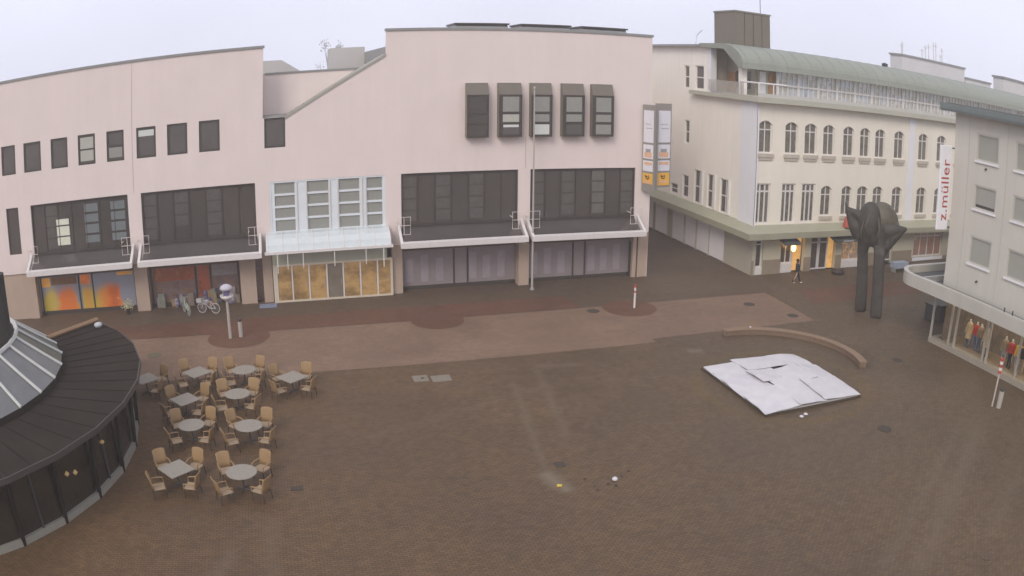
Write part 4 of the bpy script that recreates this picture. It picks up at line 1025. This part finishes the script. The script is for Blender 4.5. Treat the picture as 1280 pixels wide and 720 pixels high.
# ------------------------------------------------------------------ bronze sculpture
SP = Vector((11.31,-12.68,0)); er = Vector((math.cos(R(-42.75)), math.sin(R(-42.75)), 0)); ea = Vector((-er.y, er.x, 0))
def sp(d, a, z): return SP+er*d+ea*a+Vector((0,0,z))
St = thing('sculpture', SP, 'tall dark bronze sculpture with two legs and a hooded spiked body', 'sculpture')
def blob(name, items, m, vox=.09):
    q = MB()
    for it in items:
        if it[0] == 'e':     # ellipsoid (centre d,a,z ; radii d,a,z)
            _, c, r = it; nn, mm_ = 18, 12; vs = []; fs = []
            for j in range(mm_+1):
                ph = math.pi*j/mm_
                for i in range(nn):
                    th = 2*math.pi*i/nn
                    vs.append(sp(c[0]+r[0]*math.sin(ph)*math.cos(th), c[1]+r[1]*math.sin(ph)*math.sin(th), c[2]+r[2]*math.cos(ph)))
            for j in range(mm_):
                for i in range(nn): fs.append((j*nn+i, j*nn+(i+1) % nn, (j+1)*nn+(i+1) % nn, (j+1)*nn+i))
            q.add(vs, fs)
        else:                # tube through points with radii
            _, pts, rs = it; q.tube([sp(*p_) for p_ in pts], rs, 14)
    o = q.build(name, m, St)
    rm = o.modifiers.new('r', 'REMESH'); rm.mode = 'VOXEL'; rm.voxel_size = vox; rm.use_smooth_shade = True
    sm = o.modifiers.new('s', 'SMOOTH'); sm.iterations = 6; sm.factor = .6
    return o
blob('body', [('e',(-.45,0,6.2),(.92,.8,1.5)), ('e',(.55,.3,5.9),(.85,.7,.75)),('e',(-.1,0,5.35),(1.05,.6,.7)),
   ('t',[(-1.2,0,5.2),(-1.6,-.1,5.9),(-2.0,-.1,6.6),(-2.38,-.1,7.5)],[.45,.42,.24,.06]),
   ('t',[(-.9,0,6.4),(-1.5,-.1,6.75),(-2.1,-.1,6.95)],[.45,.32,.2]),
   ('t',[(.7,.1,5.9),(1.5,.0,6.05),(2.0,0,6.12),(2.35,-.05,6.2)],[.62,.42,.24,.15]),
   ('t',[(.75,0,4.3),(1.0,0,4.9),(1.5,0,5.55),(2.15,0,6.05)],[.22,.35,.36,.14]),
   ('t',[(-.8,.3,3.9),(-.78,0,5.2)],[.4,.5]), ('t',[(.48,-.3,3.9),(.42,0,5.2)],[.42,.5])], BRONZE)
blob('hood_shell', [('e',(.38,.55,6.3),(1.33,.9,1.42)),('e',(1.1,.5,6.1),(.75,.6,.62))], BRONZE2)
def leg(pts, w):
    q = MB(); vs = []; fs = []; n = 16
    for (d,a,z,wd,dp) in pts:
        for i in range(n):
            t = 2*math.pi*i/n; c_, s_ = math.cos(t), math.sin(t)
            sx = math.copysign(abs(c_)**.4, c_); sy = math.copysign(abs(s_)**.4, s_)
            vs.append(sp(d+wd*1.14*sx, a+dp*sy, z))
    for k in range(len(pts)-1):
        for i in range(n): fs.append((k*n+i,k*n+(i+1)%n,(k+1)*n+(i+1)%n,(k+1)*n+i))
    fs += [tuple(range(n))[::-1], tuple((len(pts)-1)*n+i for i in range(n))]
    q.add(vs, fs); return q.build('leg', BRONZE, St, True)
leg([(-.53,.5,0,.26,.28),(-.5,.5,.15,.38,.36),(-.55,.45,1.2,.38,.36),(-.66,.38,2.6,.36,.36),(-.79,.3,4.1,.35,.38),(-.8,.2,4.9,.36,.4)],0)
leg([(.72,-.55,0,.34,.34),(.71,-.55,.2,.38,.36),(.64,-.48,1.5,.38,.37),(.54,-.38,3.0,.37,.38),(.47,-.3,4.2,.37,.4),(.45,-.2,4.9,.38,.42)],0)
for pts, r in [([(-.95,-.72,5.0),(-1.02,-.74,5.8),(-.9,-.74,6.4)],.07),([(-.35,-.86,5.4),(-.75,-.82,6.1),(-.5,-.8,6.9)],.08),([(.1,-.8,5.0),(.3,-.82,6.0),(.15,-.8,6.8)],.08),([(1.2,-.5,5.0),(1.35,-.45,5.5),(1.9,-.3,5.95)],.06)]:
    q = MB(); q.tube([sp(*p_) for p_ in pts], [r*.5,r,r*.5], 6); q.build('relief_fold', BRONZE2, St, True)

# ------------------------------------------------------------------ cafe furniture
K = 1.12
def square_table():
    o = thing('cafe_table', (0,0,0), 'x', 'table'); s = .52*K
    q = MB(); q.prism([(s,0),(0,s),(-s,0),(0,-s)] if 0 else [(-s,-s),(s,-s),(s,s),(-s,s)], .74, .78, lambda a,b,h:(a,b,h)); bevel(q.build('table_top', TABLETOP, o), .012, 2)
    q = MB(); q.cyl(0,0,.02,.74,.035); q.build('stem', DARKMETAL, o)
    q = MB(); 
    for k in range(4): a = R(90*k+0); q.tube([(0,0,.06),(.32*math.cos(a),.32*math.sin(a),.02)], .025, 6)
    q.build('foot', DARKMETAL, o)
    return o
def round_table():
    o = thing('cafe_table', (0,0,0), 'x', 'table')
    q = MB(); q.lathe(0,0,[(.53*K,.74),(.56*K,.75),(.56*K,.775),(.55*K,.785)],40); q.build('table_top', TABLETOP, o)
    q = MB(); q.cyl(0,0,.02,.74,.035); q.build('stem', DARKMETAL, o)
    q = MB()
    for k in range(4): a = R(90*k+45); q.tube([(0,0,.06),(.32*math.cos(a),.32*math.sin(a),.02)], .025, 6)
    q.build('foot', DARKMETAL, o)
    return o
def chair():
    """wicker armchair facing -y, base at origin"""
    o = thing('cafe_chair', (0,0,0), 'x', 'chair'); k = K
    q = MB(); q.box(-.25*k,.25*k,-.25*k,.23*k,.40,.45); bevel(q.build('seat', CUSHION, o), .03, 2)
    q = MB(); n = 7; vs = []; fs = []
    for j, (z, yy) in enumerate([(.42,.22),(.62,.25),(.86,.30),(1.06,.35),(1.08,.36)]):
        for i in range(n+1):
            u = -1+2*i/n; wd = .26-.015*(j == 4)
            vs.append((u*wd*k, (yy-.05*u*u)*k, z-(.03*u*u if j >= 3 else 0)))
    m = len(vs); vs += [(x, y+.035, z) for x,y,z in vs]
    for j in range(4):
        for i in range(n):
            a = j*(n+1)+i; fs.append((a,a+1,a+n+2,a+n+1)); fs.append((m+a,m+a+n+1,m+a+n+2,m+a+1))
    for j in range(4):
        a = j*(n+1); fs.append((a,a+n+1,m+a+n+1,m+a)); a += n; fs.append((a,m+a,m+a+n+1,a+n+1))
    for i in range(n): a = 4*(n+1)+i; fs.append((a,a+1,m+a+1,m+a)); fs.append((i,m+i,m+i+1,i+1))
    q.add(vs, fs); q.build('backrest', RATTAN, o, True)
    for s in (-1,1):
        q = MB(); q.tube([(s*.26*k,.24*k,.66),(s*.285*k,.0,.67),(s*.27*k,-.22*k,.64),(s*.25*k,-.24*k,.42)], .028, 6); q.build('armrest', RATTAN, o)
    for (x,y) in ((-.23,-.22),(.23,-.22),(-.22,.22),(.22,.22)):
        q = MB(); q.tube([(x*k,y*k,.42),(x*k*1.08,y*k*1.12,0)], .022, 6); q.build('leg', CHAIRLEG, o)
    return o
ts, tr_, ch0 = square_table(), round_table(), chair()
tabs = [('s',-30.63,-24.76,'front row square table'),('r',-27.89,-25.24,'front row round table'),('r',-30.31,-20.68,'second row left round table'),('r',-27.65,-21.06,'second row right round table'),
        ('s',-30.89,-17.77,'third row square table'),('r',-28.27,-17.44,'third row round table'),('s',-33.38,-14.82,'square table touching the dark pavilion'),('s',-30.58,-14.30,'back row square table'),
        ('r',-28.04,-14.36,'back row round table'),('s',-25.58,-15.75,'lone square table at the right end')]
tl = ['pale square cafe table turned cornerwise in the front row','pale round cafe table in the front row','pale round cafe table on the left of the second row','pale round cafe table on the right of the second row',
      'pale square cafe table in the third row','pale round cafe table in the third row','pale square cafe table partly hidden by the dark pavilion','pale square cafe table in the back row between pavilion and round table',
      'pale round cafe table in the back row on the pale path','pale square cafe table standing apart at the right end of the back row']
us_, ur_, uc_ = [False], [False], [False]
def place(src, flag, loc, rz, label, group):
    if not flag[0]:
        flag[0] = True; src.location = loc; src.rotation_euler = (0,0,rz); src['label'] = label; src['group'] = group; return src
    return copy_thing(src, loc, rz, label, group)
rnd = random.Random(11)
protoC = ch0
todo = []
cam_dir = R(-7)
for (k, (kind, x, y, d)) in enumerate(tabs):
    if kind == 's': todo.append((ts, us_, (x,y,0), R(45-6), tl[k], 'cafe tables on the square'))
    else: todo.append((tr_, ur_, (x,y,0), R(20*k), tl[k], 'cafe tables on the square'))
    ax = math.atan2(y+52.2, x+25.2) - math.pi/2     # rows of chairs are square to the building
    for (dx, dy, face, nm) in [(-.64,.74,-38,'rear left'),(.64,.74,38,'rear right'),(-.66,-.72,82,'front left'),(.66,-.72,-82,'front right')]:
        if k == 6 and nm in ('rear left','front left'): continue
        if nm.startswith('rear'): fz = R(face*.6*(-1))*(-1)
        # chair faces -y at rz=0
        if nm == 'rear left': rz = R(28)
        elif nm == 'rear right': rz = R(-28)
        elif nm == 'front left': rz = R(112)
        else: rz = R(-112)
        rz += R(rnd.uniform(-12,12)); jx, jy = rnd.uniform(-.06,.06), rnd.uniform(-.06,.06)
        todo.append((ch0, uc_, (x+dx*K+jx, y+dy*K+jy, 0), rz, 'tan wicker chair at the %s of the %s' % (nm, d), 'wicker chairs around the cafe tables'))
first = {}
for t in todo:                       # copies first, so that every copy is taken from the untouched source
    if id(t[0]) not in first: first[id(t[0])] = t; continue
    copy_thing(t[0], t[2], t[3], t[4], t[5])
for t in first.values():
    o = t[0]; o.location = t[2]; o.rotation_euler = (0,0,t[3]); o['label'] = t[4]; o['group'] = t[5]

# ------------------------------------------------------------------ street furniture
fp = thing('flagpole', (-9.12,-1.24,0), 'slim pale flagpole in front of the second dark shop bay from the right', 'flagpole')
q = MB(); q.cyl(-9.12,-1.24,0,13.5,.075,.045,12); q.build('pole', POLE, fp)
q = MB(); q.lathe(-9.12,-1.24,[(.03,13.5),(.08,13.58),(.06,13.68),(.01,13.72)],10); q.build('finial', POLE, fp)
q = MB(); q.cyl(-9.12,-1.24,0,.12,.16,.14,12); q.build('base', GREYMETAL, fp)

sl = thing('street_lamp', (-29.2,-7.0,0), 'pale lamp post with white domed head and dish left of the bollard', 'street lamp')
q = MB(); q.cyl(-29.2,-7.0,0,2.35,.1,.08,14); q.build('pole', POLE, sl)
q = MB(); q.lathe(-29.2,-7.0,[(.08,2.3),(.2,2.34),(.36,2.48),(.42,2.62),(.36,2.62),(.2,2.45),(.05,2.4)],20); q.build('dish', WHITE, sl, True)
q = MB(); q.lathe(-29.2,-7.0,[(.18,2.62),(.24,2.85),(.22,3.0)],14); q.build('lantern', mat('violet_tinted_glass', (.16,.12,.26), .2, .1, 3, coat=.5), sl)
q = MB(); q.lathe(-29.2,-7.0,[(.36,2.95),(.40,3.04),(.33,3.16),(.18,3.24),(.05,3.27)],20); q.build('hood', mat('greyish_white_hood', (.48,.46,.50), .5), sl, True)
for a in (0,120,240):
    q = MB(); q.tube([(-29.2+.34*math.cos(R(a)),-7+.34*math.sin(R(a)),2.58),(-29.2+.36*math.cos(R(a)),-7+.36*math.sin(R(a)),3.0)], .03, 6); q.build('strut', GREYMETAL, sl)
def bollard(x, y, h, label, top=DARKMETAL, r=.13):
    o = thing('bollard', (x,y,0), label, 'bollard')
    q = MB(); q.cyl(x,y,0,h*.82,r,r,14); q.build('shaft', POLE, o)
    q = MB(); q.lathe(x,y,[(r*.9,h*.82),(r*.9,h*.9),(r*1.15,h*.9),(r*1.1,h*.97),(r*.4,h)],14); q.build('cap', top, o)
    return o
bollard(-28.55,-6.85,1.15,'short pale bollard with dark cap right of the domed lamp post')
bl = bollard(8.0,-29.2,1.15,'dark rimmed steel bollard beside the leaning striped post near the shop window', DARKMETAL, .16)
mp_ = thing('marker_post', (-4.1,-6.95,0), 'thin white marker post with red band standing before the right shop bay', 'post')
q = MB(); q.cyl(-4.1,-6.95,0,1.35,.07,.07,12); q.build('shaft', WHITE, mp_)
q = MB(); q.cyl(-4.1,-6.95,1.02,1.14,.076,.076,12); q.build('red_band', RED, mp_)
q = MB(); q.cyl(-4.1,-6.95,1.351,1.55,.075,.06,12); q.build('red_cap', RED, mp_)
sp_ = thing('striped_post', (7.72,-28.88,0), 'slim grey post with red and white striped sleeve in front of the shop window', 'post')
q = MB(); q.tube([(7.72,-28.88,0),(8.0,-28.7,1.75)], .055, 10); q.build('shaft', POLE, sp_)
for k in range(5):
    z0 = 1.75+.17*k; q = MB(); q.cyl(8.02,-28.69,z0,z0+.17,.11,.11,12); q.build('stripe', RED if k % 2 == 0 else WHITE, sp_)
pb_ = thing('litter_bin', (16.0,-15.6,0), 'dark grey box planter behind the rounded canopy corner', 'planter')
q = MB(); q.box(15.3,16.9,-16.2,-15.0,0,1.05); bevel(q.build('box', mat('dark_green_grey_box', (.06,.065,.06), .6), pb_), .05, 2)
q = MB(); q.box(15.25,16.95,-16.25,-14.95,1.052,1.15); q.build('rim', DARKMETAL, pb_)
pb_.name = 'planter_box'
# low box behind sculpture, at the shop
bx_ = thing('display_stand', (23.2,-3.6,0), 'low pale blue display stand outside the cream building right of the sculpture', 'display stand')
q = MB(); q.box(22.4,24.2,-3.9,-3.2,.35,.85); q.build('tray', mat('pale_blue_tray', (.33,.38,.45), .6), bx_)
for x in (22.5,24.05):
    q = MB(); q.box(x,x+.08,-3.85,-3.25,0,.35); q.build('leg', GREYMETAL, bx_)
dm = thing('floor_basket', (15.5,-2.6,0), 'dark low floor basket by the boutique entrance behind the walking person', 'basket')
q = MB(); q.lathe(16.3,-2.9,[(.5,0),(.62,.25),(.6,.32),(.5,.32),(.42,.12)],16); q.build('tub', CHAIRLEG, dm)
# potted shrub on the right behind canopy
ps = thing('potted_shrub', (33.0,-2.4,0), 'round grey green potted shrub beside the far cream shop window', 'plant')
q = MB(); q.lathe(33,-2.6,[(.45,0),(.6,.7),(.62,.8),(.5,.8)],14); q.build('pot', CHAIRLEG, ps)
q = MB(); rnd = random.Random(9)
for k in range(700):
    c = Vector((rnd.gauss(0,1),rnd.gauss(0,1),rnd.gauss(0,1))).normalized()*(.65+.5*rnd.random())+Vector((33,-2.6,1.6)); s = .1+.08*rnd.random()
    u = Vector((rnd.gauss(0,1),rnd.gauss(0,1),rnd.gauss(0,1))).normalized(); v = u.orthogonal().normalized(); q.add([c+u*s,c+v*s,c-u*s,c-v*s],[(0,1,2,3)])
q.build('foliage', mat('shrub_leaves', (.08,.10,.06), .7, .3, 4), ps)
# parasol (small red patch beside the sculpture spike)
# bicycles
def bicycle(x, y, rz, frame, label, wheelm):
    o = thing('bicycle', (0,0,0), label, 'bicycle', 'bicycles parked at the shop front')
    for sx in (-.52,.52):
        q = MB(); q.tube([(sx+.33*math.cos(t),0,.34+.33*math.sin(t)) for t in [2*math.pi*i/20 for i in range(20)]], .03, 6, close=True); wh = q.build('wheel', wheelm, o)
        q = MB()
        for i in range(8): a = math.pi*i/8; q.tube([(sx+.32*math.cos(a),0,.34+.32*math.sin(a)),(sx-.32*math.cos(a),0,.34-.32*math.sin(a))], .005, 4)
        q.build('spokes', GREYMETAL, wh)
    q = MB()
    for p0, p1 in [((-.52,0,.34),(-.08,0,.32)),((-.08,0,.32),(-.2,0,.82)),((-.2,0,.8),(-.52,0,.34)),((-.08,0,.32),(.36,0,.78)),((-.2,0,.78),(.35,0,.85)),((.52,0,.34),(.33,0,.98))]: q.tube([p0,p1], .028, 6)
    q.build('frame', frame, o)
    q = MB(); q.tube([(.3,-.27,1.02),(.36,-.1,1.04),(.36,.1,1.04),(.3,.27,1.02)], .022, 6); q.build('handlebar', GREYMETAL, o)
    q = MB(); q.box(-.33,-.07,-.08,.08,.84,.9); bevel(q.build('saddle', DARKMETAL, o), .03, 2)
    q = MB(); q.box(.45,.85,-.16,.16,.72,.95); q.build('basket', wheelm, o)
    o.location = (x,y,0); o.rotation_euler = (0,0,rz); return o
bicycle(-32.6,-1.3,R(115),mat('pale_green_frame', (.45,.5,.38), .4),'bicycle with pale green frame parked left at the shop front',mat('grey_tyre', (.30,.32,.28), .6))
bicycle(-31.0,-1.5,R(160),mat('white_frame', (.42,.41,.40), .4),'bicycle with white frame and white tyres parked next to the lamp post',mat('white_tyre', (.40,.385,.37), .6))
# small clutter by the store
pp = thing('flower_pot', (-37.1,-.5,0), 'small flower pot with pale yellow blossoms at the poster window pillar', 'flower pot')
q = MB(); q.lathe(-37.1,-.5,[(.15,0),(.22,.35),(.24,.4),(.18,.4)],12); q.build('pot', CHAIRLEG, pp)
q = MB(); rnd = random.Random(2)
for k in range(120):
    c = Vector((-37.1+rnd.gauss(0,.22),-.5+rnd.gauss(0,.22),.65+rnd.gauss(0,.18))); s = .05
    u = Vector((rnd.gauss(0,1),rnd.gauss(0,1),rnd.gauss(0,1))).normalized(); v = u.orthogonal().normalized(); q.add([c+u*s,c+v*s,c-u*s,c-v*s],[(0,1,2,3)])
q.build('blossoms', mat('pale_yellow_blossom', (.6,.55,.3), .7), pp)
bm_ = thing('doormat', (-26.9,-1.0,0), 'small blue grey step box at the foot of the entrance pillar', 'step')
q = MB(); q.box(-27.5,-26.3,-1.25,-.75,0,.14); q.build('tread', mat('blue_grey_box', (.22,.25,.34), .6), bm_); bm_.name = 'step_box'
# manhole covers and flat slabs, litter
def cover(name, x, y, w_, h_, m, label, cat, rnd_=False, z=.018):
    q = MB()
    if rnd_: q.cyl(x,y,.002,z,w_/2,w_/2,24)
    else: q.box(x-w_/2,x+w_/2,y-h_/2,y+h_/2,.002,z)
    o = q.build(name, m); return tag(o, label, cat)
IRON = mat('dark_iron_cover', (.055,.042,.03), .8, .3, 12)
PALE = mat('pale_concrete_slab', (.21,.18,.14), .7, .12, 4)
cover('drain_slab', -19.2,-15.3,.75,.8,PALE,'left of two pale slabs set together in the dark paving','paving slab')
cover('drain_slab', -18.2,-15.5,.95,.8,PALE,'right and longer of two pale slabs set together in the paving','paving slab')
q = MB(); q.cyl(-19.1,-15.3,.019,.024,.1,.1,12); tag(q.build('inspection_cover', IRON), 'tiny dark cap on the left pale slab', 'drain')
cover('drain_grate', -15.55,-25.6,.42,.42,IRON,'small dark square drain by the pale worn patch','drain')
cover('drain_grate', -25.8,-25.4,.5,.3,IRON,'dark rectangular drain right of the front row round table','drain')
cover('manhole_cover', -6.9,-6.9,.8,.8,IRON,'dark manhole cover in the red paving circle near the marker post','manhole',True, z=.024)
cover('manhole_cover', 5.5,-11.4,.8,.8,IRON,'dark manhole cover near the right end of the pale path','manhole',True)
cover('manhole_cover', 3.9,-8.3,.8,.8,IRON,'dark manhole cover in the pale path behind the seat wall','manhole',True)
cover('manhole_cover', -.3,-28.0,.75,.75,IRON,'dark manhole cover right of the covered fountain','manhole',True)
cover('manhole_cover', -3.7,-38.9,.6,.6,GREYP,'brown manhole cover at the lower right picture corner','manhole',True)
cover('manhole_cover', 7.0,-20.9,.7,.7,IRON,'dark manhole cover past the right end of the seat wall','manhole',True)
cover('manhole_cover', -33.8,-9.2,.9,.9,mat('mossy_cover', (.13,.11,.06), .8, .3, 6),'mossy round cover in the pale path left of the lamp post','manhole',True)
q = MB(); q.lathe(-14.0,-27.5,[(.02,0),(.1,.04),(.12,.1),(.06,.16),(.01,.17)],12); tag(q.build('litter_ball', SHEET, None, True), 'small white crumpled litter ball lying on the dark paving', 'litter')
q = MB(); q.add([(-16.25,-27.3,.03),(-16.08,-27.36,.06),(-16.0,-27.2,.03),(-16.18,-27.15,.04)],[(0,1,2,3)]); q.add([(-16.25,-27.3,.012),(-16.08,-27.36,.012),(-16.0,-27.2,.012),(-16.18,-27.15,.012)],[(0,1,2,3)]); tag(q.build('litter_leaf', YEL), 'yellow leaf lying at the end of the pale worn patch', 'leaf')
q = MB(); 
for i in range(7): q.lathe(-1.3+.0*i,-13.3,[(.01,.345),(.06,.37),(.06,.43),(.01,.46)],8) if i == 0 else None
o_ = q.build('white_cup', SHEET); tag(o_, 'tiny white cup standing on the left end of the curved seat wall', 'cup'); o_.location = (1.9,-.35,0)
rnd = random.Random(21)
for k in range(7):
    x, y = -15.4+rnd.random()*2.2, -28.0+rnd.random()*1.4
    q = MB(); s = .06+.05*rnd.random(); q.add([(x-s,y,.006),(x,y-s,.02),(x+s,y,.008),(x,y+s,.025)],[(0,1,2,3)])
    tag(q.build('fallen_leaf', mat('brown_leaf', (.05,.03,.02), .8)), 'dark fallen leaf between the worn patch and the white litter ball', 'leaf', 'fallen leaves near the litter ball')

# ------------------------------------------------------------------ haze
hz = MB(); hz.box(-110, 125, -80, 110, -1.0, 26.5)
hm = bpy.data.materials.new('haze'); hm.use_nodes = True; nt = hm.node_tree; nt.nodes.clear()
out = nt.nodes.new('ShaderNodeOutputMaterial'); pv = nt.nodes.new('ShaderNodeVolumePrincipled')
pv.inputs['Color'].default_value = (1,.96,.92,1); pv.inputs['Density'].default_value = .0015; pv.inputs['Anisotropy'].default_value = .2
nt.links.new(pv.outputs[0], out.inputs['Volume'])
tag(hz.build('haze', hm), 'thin grey winter fog over the square', 'fog', kind='stuff')

# ------------------------------------------------------------------ light
wd = bpy.data.worlds.new('World'); sc.world = wd; wd.use_nodes = True
nt = wd.node_tree; bg = nt.nodes['Background']
sky = nt.nodes.new('ShaderNodeTexSky'); sky.sky_type = 'NISHITA'; sky.sun_disc = False
SUN_EL, SUN_AZ = 38, 218
sky.sun_elevation = R(SUN_EL); sky.sun_rotation = R(SUN_AZ); sky.air_density = 1.0; sky.dust_density = 6; sky.ozone_density = 1
# overcast: the cloud layer evens the sky out to a pale, slightly blue grey
hsv = nt.nodes.new('ShaderNodeHueSaturation'); hsv.inputs['Saturation'].default_value = .25
nt.links.new(sky.outputs[0], hsv.inputs['Color'])
mix = nt.nodes.new('ShaderNodeMixRGB'); mix.inputs[0].default_value = .88; 
tc = nt.nodes.new('ShaderNodeTexCoord'); nz = nt.nodes.new('ShaderNodeTexNoise'); nz.inputs['Scale'].default_value = 1.4; nz.inputs['Detail'].default_value = 4
nt.links.new(tc.outputs['Generated'], nz.inputs['Vector'])
cr = nt.nodes.new('ShaderNodeValToRGB'); cr.color_ramp.elements[0].position = .3; cr.color_ramp.elements[1].position = .7
cr.color_ramp.elements[0].color = (6.6,6.9,8.3,1); cr.color_ramp.elements[1].color = (8.0,8.15,9.6,1)
nt.links.new(nz.outputs['Fac'], cr.inputs[0])
nt.links.new(hsv.outputs[0], mix.inputs[1]); nt.links.new(cr.outputs[0], mix.inputs[2])
nt.links.new(mix.outputs[0], bg.inputs['Color']); bg.inputs['Strength'].default_value = .128
sun = bpy.data.lights.new('sun', 'SUN'); sun.energy = 1.5; sun.angle = R(25); sun.color = (1, .90, .78)
so = bpy.data.objects.new('sun', sun); col.objects.link(so)
# sky sun_rotation is measured clockwise from +Y
az = R(SUN_AZ); d = Vector((math.sin(az)*math.cos(R(SUN_EL)), math.cos(az)*math.cos(R(SUN_EL)), math.sin(R(SUN_EL))))
so.rotation_euler = d.to_track_quat('Z', 'Y').to_euler()

# ------------------------------------------------------------------ camera (wide webcam lens with its barrel distortion)
cam = bpy.data.cameras.new('camera'); co_ = bpy.data.objects.new('camera', cam); col.objects.link(co_)
pit, rol, hd = .2719, -.009, R(16.1)
Rm = Matrix.Rotation(-hd, 3, 'Z')
Rp = Matrix(((1,0,0),(0,math.cos(pit),math.sin(pit)),(0,-math.sin(pit),math.cos(pit))))
Rr = Matrix(((math.cos(rol),0,math.sin(rol)),(0,1,0),(-math.sin(rol),0,math.cos(rol))))
M = Rm @ Rp @ Rr
xa, fwd, up = M @ Vector((1,0,0)), M @ Vector((0,1,0)), M @ Vector((0,0,1))
co_.matrix_world = Matrix.Translation((-25.235,-52.211,15.0)) @ Matrix((xa, up, -fwd)).transposed().to_4x4()
cam.type = 'PANO'; cam.sensor_fit = 'HORIZONTAL'; cam.sensor_width = 36; cam.sensor_height = 20.25; cam.lens = 26
cam.clip_start = .1; cam.clip_end = 2000
cy = cam.cycles if hasattr(cam, 'cycles') else None
def setp(name, v):
    for t in (cam, cy):
        if t is not None and hasattr(t, name):
            setattr(t, name, v); return True
    print('no prop', name)
setp('panorama_type', 'FISHEYE_LENS_POLYNOMIAL'); setp('fisheye_fov', math.pi)
s_ = 1280/36
setp('fisheye_polynomial_k0', 0.0); setp('fisheye_polynomial_k1', -s_/1030.69); setp('fisheye_polynomial_k2', 0.0); setp('fisheye_polynomial_k3', -.1924e-9*s_**3); setp('fisheye_polynomial_k4', 0.0)
sc.camera = co_
sc.render.engine = 'CYCLES'
sc.view_settings.view_transform = 'Standard'; sc.view_settings.look = 'None'; sc.view_settings.exposure = 0; sc.view_settings.gamma = 1
sc.cycles.use_denoising = True; sc.cycles.max_bounces = 6; sc.cycles.volume_bounces = 1
sc.cycles.use_adaptive_sampling = True
